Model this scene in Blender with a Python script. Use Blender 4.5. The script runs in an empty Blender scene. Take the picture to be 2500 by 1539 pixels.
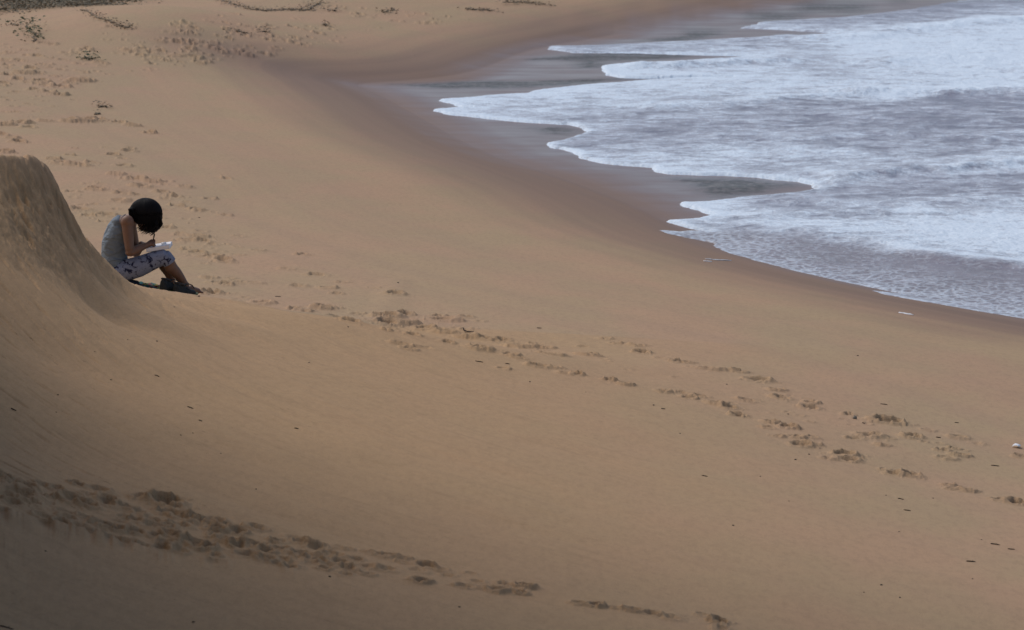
import bpy, bmesh, math, random
import numpy as np
from mathutils import Vector, Matrix
R = math.radians
random.seed(7); rng = np.random.default_rng(7)
C = bpy.context.scene.collection
scn = bpy.context.scene

# ------------------------------------------------------------------ camera, sky, sun, exposure
FPX, UC, VC, HC = 8000.0, 1250.0, 769.5, 4.2          # focal length in photo pixels, centre, camera height
THETA = math.atan((VC+500.0)/FPX)
cam = bpy.data.objects.new('camera', bpy.data.cameras.new('camera')); C.objects.link(cam)
cam.location = (0, 0, HC); cam.rotation_euler = (math.pi/2-THETA, 0, 0)
cam.data.sensor_width = 36; cam.data.lens = FPX/2500*36; cam.data.clip_end = 5000; cam.data.clip_start = .5
cam.data.dof.use_dof = True; cam.data.dof.focus_distance = 27.0; cam.data.dof.aperture_fstop = 6.3
scn.camera = cam
SUN_DIR = Vector((-0.82, 0.57, 0)).normalized(); SUN_EL = R(52)
world = bpy.data.worlds.new('World'); scn.world = world; world.use_nodes = True
wn = world.node_tree; bg = wn.nodes['Background']
sky = wn.nodes.new('ShaderNodeTexSky'); sky.sky_type = 'NISHITA'; sky.sun_disc = False
sky.sun_elevation = SUN_EL; sky.sun_rotation = math.atan2(SUN_DIR.x, SUN_DIR.y)
sky.air_density = 1.0; sky.dust_density = 2.5; sky.ozone_density = 1.0
wn.links.new(sky.outputs[0], bg.inputs[0]); bg.inputs[1].default_value = 0.10
sl = bpy.data.lights.new('sun', 'SUN'); sl.energy = 1.4; sl.angle = R(34); sl.color = (1.0, .95, .92)
so = bpy.data.objects.new('sun', sl); C.objects.link(so); so.location = (-20, 30, 30)
sd_ = Vector((SUN_DIR.x*math.cos(SUN_EL), SUN_DIR.y*math.cos(SUN_EL), math.sin(SUN_EL)))
so.rotation_euler = sd_.to_track_quat('Z', 'Y').to_euler()
scn.view_settings.view_transform = 'Standard'; scn.view_settings.look = 'None'
scn.view_settings.exposure = 0.22; scn.view_settings.gamma = 1

# ------------------------------------------------------------------ maths
def hash2(xi, yi, seed):
    h = (xi.astype(np.int64)*374761393 + yi.astype(np.int64)*668265263 + seed*1442695041) & 0xffffffff
    h = ((h ^ (h >> 13))*1274126177) & 0xffffffff
    h = (h ^ (h >> 16)) & 0xffffffff
    return h/4294967296.0
def perlin(x, y, seed=0):
    x0 = np.floor(x); y0 = np.floor(y); fx = x-x0; fy = y-y0
    ux = fx*fx*fx*(fx*(fx*6-15)+10); uy = fy*fy*fy*(fy*(fy*6-15)+10)
    def g(i, j):
        a = hash2(x0+i, y0+j, seed)*2*math.pi
        return np.cos(a)*(fx-i)+np.sin(a)*(fy-j)
    a = g(0,0)*(1-ux)+g(1,0)*ux; b = g(0,1)*(1-ux)+g(1,1)*ux
    return (a*(1-uy)+b*uy)*1.5
def fbm(x, y, n=4, seed=0, gain=.5):
    s = 0; a = 1; t = 0
    for i in range(n):
        s = s+a*perlin(x*2**i+i*17.3, y*2**i-i*9.1, seed+i); t += a; a *= gain
    return s/t
def sstep(a, b, x):
    t = np.clip((x-a)/(b-a), 0, 1); return t*t*(3-2*t)
def seg_dist(px, py, poly, closed=False):
    P = np.asarray(poly, float); Q = np.roll(P, -1, 0)
    if not closed: P = P[:-1]; Q = Q[:-1]
    best = np.full(px.shape, 1e18)
    for (ax, ay), (bx, by) in zip(P, Q):
        dx, dy = bx-ax, by-ay; L = dx*dx+dy*dy+1e-12
        t = np.clip(((px-ax)*dx+(py-ay)*dy)/L, 0, 1)
        best = np.minimum(best, (px-ax-t*dx)**2+(py-ay-t*dy)**2)
    return np.sqrt(best)
def inside(px, py, poly):
    P = np.asarray(poly, float); Q = np.roll(P, -1, 0); r = np.zeros(px.shape, bool)
    for (ax, ay), (bx, by) in zip(P, Q):
        if ay == by: continue
        c = (ay > py) != (by > py)
        r ^= c & (px < (bx-ax)*(py-ay)/(by-ay)+ax)
    return r
def sdist(px, py, poly):
    d = seg_dist(px, py, poly, True); return np.where(inside(px, py, poly), d, -d)
def smooth_line(pts, n=8):
    P = np.asarray(pts, float); out = []
    for i in range(len(P)-1):
        p0 = P[max(i-1,0)]; p1 = P[i]; p2 = P[i+1]; p3 = P[min(i+2,len(P)-1)]
        for k in range(n):
            t = k/n
            out.append(.5*((2*p1)+(-p0+p2)*t+(2*p0-5*p1+4*p2-p3)*t*t+(-p0+3*p1-3*p2+p3)*t**3))
    out.append(P[-1]); return np.array(out)
ct, st = math.cos(THETA), math.sin(THETA)
def ray(u, v):                                     # photo point -> direction with the y part scaled to 1
    a = (np.asarray(u, float)-UC)/FPX; b = -(np.asarray(v, float)-VC)/FPX
    y = ct+b*st; z = -st+b*ct
    return a/y, z/y
def on_plane(u, v, z):
    dx, dz = ray(u, v); y = (z-HC)/dz
    return dx*y, y
def project(x, y, z):
    f = y*ct-(z-HC)*st; up = y*st+(z-HC)*ct
    return UC+FPX*x/f, VC-FPX*up/f

# ------------------------------------------------------------------ the lie of the land
ZW = -1.3
shore_px = [(4200,1150),(3300,930),(2900,850),(2500,776),(2100,695),(1750,600),(1560,510),(1380,440),(1180,370),(1030,290),(930,235),
            (875,209),(1000,197),(1150,175),(1300,122),(1500,84),(1700,40),(1950,-8),(2300,-60),(3200,-140)]
sx, sy = on_plane([p[0] for p in shore_px], [p[1] for p in shore_px], ZW)
SHORE = smooth_line(np.stack([sx, sy], 1), 5)
SHORE_POLY = np.vstack([SHORE, [[400, SHORE[-1,1]+200], [400, -100], [SHORE[0,0]+5, -100]]])
def shore_d(x, y):                                  # metres inland from the water's reach (negative at sea)
    d = seg_dist(x, y, SHORE); return np.where(inside(x, y, SHORE_POLY), -d, d)
def base_z(x, y, d=None):
    if d is None: d = shore_d(x, y)
    up = np.where(d < 9, .118*d, 1.062+.05*(d-9))
    up = .118*10*(1-np.exp(-np.maximum(d, 0)/10*1.25))*1.02+.012*np.maximum(d, 0)
    z = ZW+np.where(d > 0, up, .003*np.maximum(d, -30))
    far = sstep(45, 75, y)
    z = z+far*.35*fbm(x*.09+3, y*.05, 2, 5)*sstep(2, 10, d)
    hx, hy = -7.2, 66.0                              # far hump of sand
    z = z+.55*np.exp(-((x-hx)/2.6)**2-((y-hy)/5)**2)
    return z
# near dune: control points (u, v, metres high) seen on its face
crest_px = [(-120,380,22.2),(0,386,22.5),(60,394,22.7),(100,403,23.0),(128,424,23.4),(150,470,23.7),(170,520,23.9),(190,562,24.2),(215,605,24.6),(240,642,24.9),(270,665,25.2),(300,684,25.6),(350,700,26.0),(400,709,26.4),(470,719,26.7),
            (560,731,26.9),(700,757,27.3)]
def rbf_fit(P, val, c=1.2):
    D = np.sqrt(((P[:,None]-P[None])**2).sum(2)+c*c*0.02)
    n = len(P); A = np.zeros((n+3, n+3)); A[:n,:n] = D+np.eye(n)*.0; A[:n,n] = 1; A[:n,n+1:] = P; A[n,:n] = 1; A[n+1:,:n] = P.T
    return np.linalg.solve(A, np.concatenate([val, np.zeros(3)]))
DP = []; DV = []
for (u, v, y) in crest_px:
    dx, dz = ray(u, v); DP.append((float(dx)*y, y)); DV.append(HC+float(dz)*y)
CREST = list(DP)
for (x, y, z) in ((-4.6,22,2.1),(-4.4,18,1.5),(-4.0,14,1.1),(-3.44,21.9,1.46),(-3.26,20.8,1.10),(-3.05,19.6,.86),(-2.76,17.6,.64),(-2.3,14.5,.52),(-3.1,22,1.08),(-2.78,22,.70),(-2.4,22,.56),(-2.87,22.9,.74),(-3.02,22.9,.96),(-3.14,23,1.2),(-2.68,22.9,.63),(-2,22,.43),(-1.5,22,.30),
                  (-2.8,20,.72),(-2.4,20,.58),(-2,20,.47),(-1.5,20,.35),(-1,20,.26),(-2.4,18,.53),(-2,18,.45),(-1.5,18,.36),(-1,18,.27),(0,18,.10),(-2,16,.44),(-1,16,.28),(0,15,.12),(-1.5,14,.36),
                  (-3.08,23.5,.98),(-2.9,23.6,.68),(-2.65,23.7,.53),(-2.2,24,.37),(-1.6,24.2,.18),(-2.9,24.6,.48),(-2.6,25,.34),(-2.1,25.5,.21),(-1.3,26,.07)):
    DP.append((x, y)); DV.append(z)
DP = np.array(DP); DV = np.array(DV)
DB = base_z(DP[:,0], DP[:,1])
extra = np.array([(2.5,26),(2,28),(4,28),(3,24),(3,20),(3,14),(6,12),(5,17)], float)
RP = np.vstack([DP, extra]); RV = np.concatenate([DV-DB, np.zeros(len(extra))])
RW = rbf_fit(RP, RV)
def rbf_eval(x, y):
    s = RW[len(RP)]+RW[len(RP)+1]*x+RW[len(RP)+2]*y
    for (a, b), w in zip(RP, RW): s = s+w*np.sqrt((x-a)**2+(y-b)**2+.0288)
    return s
ridge = np.array([(-7, 21.6), (-4.6, 22.2), *CREST, (-1.0, 28.2), (0, 28.4)])
RIDGE = smooth_line(ridge, 4)
def behind_ridge(x, y):                             # >0 past the crest, in metres
    yr = np.interp(x, RIDGE[:,0], RIDGE[:,1]); d = seg_dist(x, y, RIDGE)
    return np.where(y > yr, d, -d)
PERS = np.array(on_plane(279.4, 688, .06))           # where she sits
OX = (279.4-UC)/FPX
def land_z(x, y, d=None):
    b = base_z(x, y, d)
    near = (y < 32) & (y > 4) & (x < 7)
    m = np.zeros_like(b)
    if near.any():
        xx, yy = x[near], y[near]
        w = sstep(5.5, 1.5, xx)*sstep(5, 11, yy)
        mm = rbf_eval(xx, yy)*w
        br = behind_ridge(xx, yy)
        drop = 1-sstep(.0, .75, br)*sstep(-.85, -1.35, xx)
        mm = mm*(1-sstep(-2.1, -.9, xx)*sstep(25.6, 27.6, yy))
        mm = np.where(xx < -5.5, np.minimum(mm, 2.6), mm)
        mm = np.clip(mm, -.2, 3.0)*drop
        m[near] = mm
    z = b+m
    # unseen high bank, added left of the view to shade the foreground
    bank = (12.5+7.5*sstep(20, 15, y))*sstep(-.176, -.262, x/np.maximum(y, 1))*sstep(22.4, 17.6, y)*sstep(1, 5, y)
    bank = bank*(1+.12*fbm(x*.5, y*.5, 2, 71)*sstep(.5, 3, bank))
    z = z+bank
    # flat seat for her
    dx, dy = x-(PERS[0]+.28), y-(PERS[1]+.02)
    w = np.exp(-((dx/.62)**4)-((dy/.45)**4))
    seat = .045-.115*np.clip(dx+.28, -.3, 1.1)
    z = z*(1-w)+seat*w
    return z
def drop_on(u, v):                                   # photo point -> where its sight line first meets the sand sheet
    u = np.atleast_1d(np.asarray(u, float)); v = np.atleast_1d(np.asarray(v, float)); ox, oy_ = [], []
    for a, b in zip(u, v):
        dx, dz = (float(q) for q in ray(a, b)); j = int(np.clip(np.searchsorted(ss, dx), 1, len(ss)-1)); t = np.clip((dx-ss[j-1])/(ss[j]-ss[j-1]), 0, 1)
        col = (Z[:,j-1]*(1-t)+Z[:,j]*t)[::-1]; yy = ys[::-1]; g = HC+dz*yy-col
        k = np.nonzero((g[:-1] > 0) & (g[1:] <= 0) & (yy[1:] > 11))[0]
        if len(k) == 0: y = 110.0
        else:
            k = k[0]; f = g[k]/(g[k]-g[k+1]); y = yy[k]+f*(yy[k+1]-yy[k])
        ox.append(dx*y); oy_.append(y)
    return np.array(ox), np.array(oy_)

# ------------------------------------------------------------------ footprints: (u, v, width in photo px, strength)
FP = [(516,716,70,1.5),(642,740,60,.8),(720,754,45,.9),(746,760,40,.9),(793,752,62,1.5),(818,774,60,.6),(858,784,60,.7),(870,766,50,.5),(944,772,95,1.0),
(989,768,50,1.2),(948,790,85,1.3),(985,790,85,1.2),(1037,803,70,1.1),(1086,811,60,1.0),(1140,823,70,1.1),(1184,827,60,.8),(1229,831,60,.9),(944,805,35,.9),(1009,817,50,.7),
(985,840,90,.6),(1000,852,60,.6),(1041,849,50,.3),(1094,837,50,.8),(1172,851,70,1.0),(1273,848,90,.9),(1330,850,55,.7),(1245,866,60,.7),(1268,874,50,.8),(1347,866,75,.7),
(1436,868,90,.8),(1314,894,70,.8),(1355,896,55,.6),(1229,900,50,.7),(1383,911,60,.7),(1412,915,40,.9),(1487,929,45,.9),(1070,772,50,.8),(1082,782,90,.7),(1139,774,50,.8),
(1172,784,50,.5),(701,656,50,.5),(773,672,60,.5),(836,689,45,.7),(911,703,50,.5),(801,703,50,.9),(822,717,50,.6),(964,717,75,.9),(728,699,70,.5),(573,685,50,.7),(512,678,60,.8),
(549,695,60,.8),(622,690,60,.4),(590,690,60,.4),
(1478,827,50,.7),(1503,838,50,.7),(1557,843,52,1.1),(1566,861,60,1.1),(1613,874,45,.5),(1662,885,60,1.0),(1731,901,90,.6),(1805,908,55,1.3),(1852,929,75,.8),(1897,952,55,.9),
(1908,972,65,.8),(1980,983,50,.8),(1978,996,60,.8),(2072,1013,50,.8),(2166,1031,95,1.2),(2125,1064,80,.7),(2085,1071,60,.6),(2228,1067,85,1.0),(2340,1068,80,.7),(2157,1087,60,.8),
(2265,1050,50,.4),(2331,1096,50,.9),(2300,1100,50,.8),(2345,1112,60,1.0),(2310,1118,60,.6),(2492,1116,60,.8),(1436,866,60,.7),(1409,914,45,.7),(1490,928,45,1.0),(1528,938,60,1.1),
(1619,956,55,1.0),(1664,960,60,.7),(1682,972,55,.9),(1712,968,50,.7),(1825,978,90,.5),(1754,987,60,1.1),(1781,996,60,1.0),(1803,1015,55,1.0),(1884,1031,55,1.1),(1924,1044,75,1.4),
(1875,1045,50,.7),(1901,1066,40,.8),(1944,1067,50,.9),(1955,1087,80,.9),(1985,1085,50,.9),(1985,1068,45,.7),(2063,1112,90,1.2),(2022,1120,50,.7),(2071,1124,70,.9),(2161,1147,50,.6),
(2181,1158,55,.9),(2224,1161,75,1.3),(2316,1185,50,1.0),(2327,1194,50,.7),(2363,1199,70,1.2),(2443,1221,65,.8),(2484,1230,70,1.3),(2550,1260,80,1.1),
(130,388,45,.8),(170,379,40,.6),(190,403,60,.8),(225,397,50,.6),(275,379,50,.7),(150,398,50,.8),(300,405,50,.5),(285,425,60,1.0),(330,437,60,1.0),(372,443,60,1.1),(395,470,50,.9),
(345,455,55,.8),(425,480,60,1.0),(235,463,60,.9),(175,468,60,.6),(300,472,60,.9),(335,477,50,.8),(290,490,60,.7),(200,500,40,.5),(195,512,60,.8),(215,527,50,.8),(250,541,30,1.2),
(260,525,50,.7),(430,502,40,1.0),(480,512,45,.9),(550,525,40,.7),(455,535,40,.4),(512,485,45,.7),(553,436,35,.6),(452,456,50,.7),(400,555,60,.8),(440,570,50,.6),(485,577,60,.8),
(462,587,60,1.1),(495,590,50,.9),(455,610,45,1.1),(480,617,60,.9),(520,628,70,1.0),(545,636,55,.9),(580,603,30,.5),(630,611,50,.6),(740,622,55,.9),(490,565,40,.5),(535,690,60,.6),
(10,305,60,.9),(50,300,60,.8),(110,296,50,.7),(170,297,50,.8),(205,296,60,1.0),(240,295,50,.9),(290,300,50,.6),(325,307,50,.9),(365,325,45,1.1),(30,337,50,.7),(45,347,50,.7),
(10,372,50,.9),(70,312,50,.5),(0,330,50,.7),(20,183,40,.8),(45,192,40,.6),(100,200,50,.7),(150,212,60,.8),(145,232,45,.8),(195,198,55,1.1),(215,197,40,.8),(85,220,50,.6),
(120,225,50,.7),(10,205,50,.6),(60,178,60,1.0),(75,168,40,.8),
# foreground trail
(9,1165,80,1.6),(55,1187,110,1.5),(103,1183,60,.9),(139,1192,70,.8),(188,1185,60,1.2),(240,1196,70,.9),(179,1223,90,1.5),(215,1236,70,1.4),(262,1227,80,1.6),(309,1241,70,1.0),
(403,1227,110,1.8),(425,1240,80,1.1),(416,1256,90,1.1),(448,1268,80,1.2),(484,1268,70,1.8),(520,1274,80,1.2),(551,1286,70,1.1),(528,1296,75,1.7),(582,1299,80,1.3),(627,1290,80,1.0),
(734,1324,70,1.4),(768,1330,70,1.5),(940,1357,90,.9),(985,1362,60,.7),(1039,1384,70,.7),(1070,1390,60,.6),(50,1207,110,.9),(30,1216,90,.6),(60,1228,80,.6),(20,1256,80,.7),(60,1270,90,.8),
(110,1280,80,.7),(148,1281,80,1.0),(193,1288,90,1.0),(251,1283,90,1.5),(224,1300,80,1.0),(270,1313,80,1.1),(331,1299,80,1.1),(381,1308,70,1.0),(425,1312,90,1.6),(470,1326,90,1.2),
(492,1337,80,1.4),(560,1324,90,1.5),(580,1336,60,1.3),(627,1335,90,1.8),(650,1346,70,1.2),(680,1322,70,.8),(734,1353,90,1.1),(806,1357,90,.8),(649,1366,80,1.0),(707,1384,70,1.0),
(851,1389,70,.7),(895,1384,80,.6),(940,1389,80,.7),(1025,1420,70,1.0),(896,1402,60,.6),(842,1402,60,.5),(394,1340,70,.8),(440,1345,70,.7),(403,1357,70,.6),(528,1371,80,.7),(551,1378,60,.6),
(310,1325,80,.8),(350,1335,70,.7),(600,1355,80,.9),(770,1340,80,.8),(830,1375,80,.6),(350,1215,80,.8),(380,1275,80,.8),(300,1262,70,.5),
(1043,1383,70,.8),(1037,1420,60,.9),(1134,1432,80,.7),(1214,1441,90,1.2),(1269,1447,60,1.0),(1283,1432,60,1.7),(1415,1472,60,.7),(1455,1479,60,1.4),(1550,1490,80,1.0),
(1590,1499,70,.7),(1641,1508,60,.6),(1715,1500,60,.4),(1757,1519,60,1.7),(1760,1536,60,1.2),(1180,1436,60,.6),(1500,1483,60,.5)]
rr = random.Random(3)
def scatter(poly, n, w, k):
    us = [p[0] for p in poly]; vs = [p[1] for p in poly]; c = 0
    while c < n:
        u = rr.uniform(min(us), max(us)); v = rr.uniform(min(vs), max(vs))
        if inside(np.array([u]), np.array([v]), poly)[0]:
            FP.append((u, v, w*rr.uniform(.6, 1.3), k*rr.uniform(.5, 1.2))); c += 1
scatter([(240,125),(420,118),(620,110),(660,128),(560,150),(400,158),(300,155)], 34, 34, .8)
scatter([(0,120),(240,118),(260,150),(200,210),(0,215)], 40, 34, .6)
scatter([(280,70),(420,80),(600,60),(800,55),(860,75),(680,110),(560,120),(300,100)], 34, 30, .7)
scatter([(780,15),(1000,20),(1250,15),(1300,32),(1080,48),(850,50)], 30, 26, .7)
scatter([(150,360),(330,360),(330,400),(160,410)], 8, 34, .5)
scatter([(150,440),(470,440),(520,520),(450,545),(200,540)], 16, 34, .5)
scatter([(400,560),(560,600),(560,650),(420,640)], 10, 34, .5)
scatter([(0,225),(250,240),(230,290),(0,290)], 14, 30, .4)
scatter([(0,60),(280,60),(900,30),(1300,5),(1500,10),(1300,40),(1000,70),(650,140),(300,180),(0,240)], 110, 30, .5)
scatter([(150,400),(500,470),(640,600),(600,700),(470,660),(200,540)], 26, 34, .45)
scatter([(480,700),(700,740),(1000,770),(1400,850),(1400,875),(900,800),(560,735)], 26, 36, .45)
scatter([(1450,820),(1900,940),(2400,1080),(2440,1130),(2100,1070),(1700,960),(1400,870)], 30, 36, .35)
scatter([(420,60),(540,20),(760,40),(640,60)], 8, 26, .5)
scatter([(0,1165),(180,1185),(640,1300),(900,1370),(860,1400),(400,1345),(0,1270)], 80, 62, .75)
scatter([(640,1300),(780,1320),(1080,1385),(1300,1430),(1280,1455),(1000,1425),(700,1375)], 22, 60, .6)

# ------------------------------------------------------------------ sand sheet
def axis_mix(parts):
    out = []
    for a, b, n in parts: out.append(np.linspace(a, b, n, endpoint=False))
    return np.concatenate(out)
vv = axis_mix([(-460,-60,24),(-60,0,60),(0,300,340),(300,1560,800),(1560,2100,40),(2100,9000,16)])
ys = (HC-0.0)*FPX/(vv+500.0)                          # rows from far to near
ss = np.concatenate([-np.geomspace(3.2, .19, 40, endpoint=False), np.linspace(-.19, -.165, 30, endpoint=False), np.linspace(-.165, .165, 1400, endpoint=False),
                     np.linspace(.165, .19, 30, endpoint=False), np.geomspace(.19, 3.2, 40)])
S, Y = np.meshgrid(ss, ys); X = S*Y
nr, nc = X.shape
Dsh = np.empty_like(X); Z = np.empty_like(X)
for i in range(0, nr, 100):
    Dsh[i:i+100] = shore_d(X[i:i+100], Y[i:i+100]); Z[i:i+100] = land_z(X[i:i+100], Y[i:i+100], Dsh[i:i+100])
# erosion streaks round the near slope
CX, CY = 8.0, 30.5
rad = np.hypot(X-CX, Y-CY); ang = np.unwrap(np.arctan2(Y-CY, X-CX), axis=1)
ang = np.where(ang < 0, ang+2*math.pi, ang); arc = ang*13
br = np.full_like(X, 5.0); nm = (Y < 32) & (X < 6)
br[nm] = behind_ridge(X[nm], Y[nm])
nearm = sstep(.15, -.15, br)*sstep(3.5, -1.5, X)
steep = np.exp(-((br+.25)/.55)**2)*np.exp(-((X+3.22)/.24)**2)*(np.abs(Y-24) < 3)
dd = Dsh[nm]
stk = np.zeros_like(X)
r_, a_ = rad[nm], arc[nm]
s1 = fbm(r_*2.2, a_*.35, 3, 21); s2 = fbm(r_*9, a_*.9, 3, 31); s3 = fbm(r_*22, a_*3.2, 3, 41)
stk[nm] = .013*s1+.003*s2
Z += stk*nearm
msk = sstep(-1.6, -3.4, X)*nearm
t = np.zeros_like(X); t[nm] = -.010*np.maximum(s3-.12, 0)*4-.010*np.maximum(s2-.18, 0)*3; Z += t*msk
t[nm] = -.09*np.maximum(fbm(r_*7, a_*3.0, 4, 51)-.02, 0)-.03*np.abs(fbm(r_*16, a_*9, 3, 57)); Z += t*steep*2.2
Z += .012*fbm(X*.8, Y*.8, 3, 61)*sstep(0, 3, Dsh)
Z += .0022*fbm(X*5, Y*3, 3, 63)*sstep(.5, 4, Dsh)
# footprints
fu = np.array([f[0] for f in FP]); fv = np.array([f[1] for f in FP])
fx, fy = drop_on(fu, fv)
loose = np.zeros_like(X)
yr_desc = ys; FH = np.zeros_like(X)
for i, (u, v, w, k) in enumerate(FP):
    px, py = fx[i], fy[i]
    if py > 76: continue
    wm = w/(FPX/py); rad0 = max(wm*.5, .05)*rr.uniform(.68, .95); ext = rad0*3.0
    r0 = np.searchsorted(-yr_desc, -(py+ext)); r1 = np.searchsorted(-yr_desc, -(py-ext))
    slo, shi = (px-ext)/(py), (px+ext)/(py)
    c0 = np.searchsorted(ss, slo); c1 = np.searchsorted(ss, shi)
    if c1 <= c0 or r1 <= r0: continue
    xs = X[r0:r1, c0:c1]-px; yy = Y[r0:r1, c0:c1]-py
    th = rr.uniform(-.5, .5); ca, sa = math.cos(th), math.sin(th)
    asp = rr.uniform(1.0, 1.7)
    wx = xs+.25*rad0*fbm(xs/rad0*1.3+i*3.1, yy/rad0*1.3, 2, 5+i); wy = yy+.35*rad0*fbm(xs/rad0*1.3-i*2.7, yy/rad0*1.3+9, 2, 9+i)
    a = (wx*ca+wy*sa)/rad0; b = (-wx*sa+wy*ca)/rad0*asp*.8
    rho = np.hypot(a, b)
    ph = rr.uniform(0, 6.28); side = .5+.5*np.cos(np.arctan2(b, a)-ph)
    lump = fbm(xs*14/max(rad0/.12,.6)+i, yy*14/max(rad0/.12,.6), 4, 77+i, .6)
    dep = -.050*np.exp(-(rho/.62)**4)
    rim = (.018+.045*side)*np.exp(-((rho-.92)/.30)**2)
    md = .05*np.exp(-(((a-.45*math.cos(ph))/.42)**2+((b-.45*math.sin(ph))/.42)**2))*rr.uniform(0, 1)
    env = np.exp(-(rho/1.35)**4)
    hgt = (dep+.62*rim+.6*md)*(1+.45*lump)+env*(.016*np.abs(lump)+.009*fbm(xs*32, yy*26, 3, i))+np.exp(-(rho/2.0)**4)*.05*np.maximum(fbm(xs*20+i, yy*16, 2, i+5)-.22, 0)
    FH[r0:r1, c0:c1] += hgt*k*min(1.4, max(.55, rad0/.13))*(.78+.36*sstep(19.5, 22, py))*(1+.45*sstep(30, 55, py))
    loose[r0:r1, c0:c1] = np.maximum(loose[r0:r1, c0:c1], env*min(1, k))
cap_ = .054+.020*sstep(21, 19, Y); FH = np.where(FH > 0, cap_*np.tanh(FH/cap_), .060*np.tanh(FH/.060))*(1+.35*sstep(28, 50, Y)); Z += FH
# ---- wet sand, film and painted dark reflections (traced on the ground)
wet_px = [(3300,960),(2500,862),(2200,775),(2000,722),(1850,685),(1700,632),(1560,588),(1400,530),(1200,460),(1050,402),(900,330),(800,268),(690,222),(575,194),(700,186),(860,178),(1000,158),
          (1200,112),(1350,72),(1600,28),(1800,-20),(2300,-90),(3200,-150),(4200,600)]
film_px = [(3300,930),(2500,790),(2200,735),(1900,660),(1740,596),(1640,545),(1590,510),(1450,458),(1300,412),(1190,385),(1100,338),(1035,292),(985,250),(910,226),(862,209),(1000,201),(1130,190),
           (1165,165),(1250,131),(1330,109),(1480,88),(1600,52),(1750,25),(1950,-8),(2300,-60),(3200,-140),(4200,600)]
dark_reflect_px = [[(960,207),(1100,199),(1300,196),(1550,186),(1640,189),(1560,194),(1440,203),(1300,214),(1210,218),(1080,216),(980,212)],
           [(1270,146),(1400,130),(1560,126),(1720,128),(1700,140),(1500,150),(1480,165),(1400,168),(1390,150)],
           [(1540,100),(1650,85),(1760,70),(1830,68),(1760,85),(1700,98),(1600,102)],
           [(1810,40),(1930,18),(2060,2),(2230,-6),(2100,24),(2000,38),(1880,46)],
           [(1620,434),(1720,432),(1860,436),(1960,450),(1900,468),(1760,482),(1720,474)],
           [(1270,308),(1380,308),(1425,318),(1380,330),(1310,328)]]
def wpoly(pts, z=ZW):
    x, y = on_plane([p[0] for p in pts], [p[1] for p in pts], z); return np.stack([x, y], 1)
wx_, wy_ = [], []
for (u, v) in wet_px:
    x, y = on_plane(u, v, ZW+.08); wx_.append(x); wy_.append(y)
WET = np.stack([wx_, wy_], 1); FILM = wpoly(film_px, ZW+.02)
wet = np.zeros_like(X); film = np.zeros_like(X); dark = np.zeros_like(X)
m = Dsh < 6
wxn = X[m]; wyn = Y[m]
nz = fbm(Dsh[m]*1.1, arc[m]*.12+X[m]*.1, 3, 91)
wet[m] = sstep(-2.3, 1.0, sdist(wxn, wyn, WET)+.55*nz)
film[m] = sstep(-.6, 1.1, sdist(wxn, wyn, FILM)+.55*nz+.2*fbm(X[m]*.6, Y[m]*1.2, 3, 93))
for q in dark_reflect_px:
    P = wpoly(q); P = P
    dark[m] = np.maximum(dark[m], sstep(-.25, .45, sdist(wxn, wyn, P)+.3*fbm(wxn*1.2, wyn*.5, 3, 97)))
Z += .010*film*dark*fbm(X*4.5, Y*2.6, 3, 99)
def grid_mesh(name, X, Y, Z, mask=None):
    nr, nc = X.shape
    me = bpy.data.meshes.new(name)
    co = np.stack([X.ravel(), Y.ravel(), Z.ravel()], 1).astype(np.float32)
    idx = np.arange(nr*nc).reshape(nr, nc)
    q = np.stack([idx[1:,:-1], idx[1:,1:], idx[:-1,1:], idx[:-1,:-1]], -1).reshape(-1, 4)
    keep = None
    if mask is not None:
        mk = mask.ravel(); q = q[mk[q].any(1)]
        used = np.zeros(nr*nc, bool); used[q.ravel()] = True
        remap = np.cumsum(used)-1; q = remap[q]; co = co[used]; keep = used
    me.vertices.add(len(co)); me.vertices.foreach_set('co', co.ravel())
    me.loops.add(q.size); me.loops.foreach_set('vertex_index', q.ravel().astype(np.int32))
    me.polygons.add(len(q)); me.polygons.foreach_set('loop_start', (np.arange(len(q))*4).astype(np.int32))
    me.polygons.foreach_set('loop_total', np.full(len(q), 4, np.int32))
    me.update(calc_edges=True); me.shade_smooth()
    return me, keep
def attr(me, name, arr, keep=None, vec=False):
    if keep is not None: arr = arr[keep]
    a = me.attributes.new(name, 'FLOAT_VECTOR' if vec else 'FLOAT', 'POINT')
    a.data.foreach_set('vector' if vec else 'value', np.ascontiguousarray(arr, dtype=np.float32).ravel())

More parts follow.
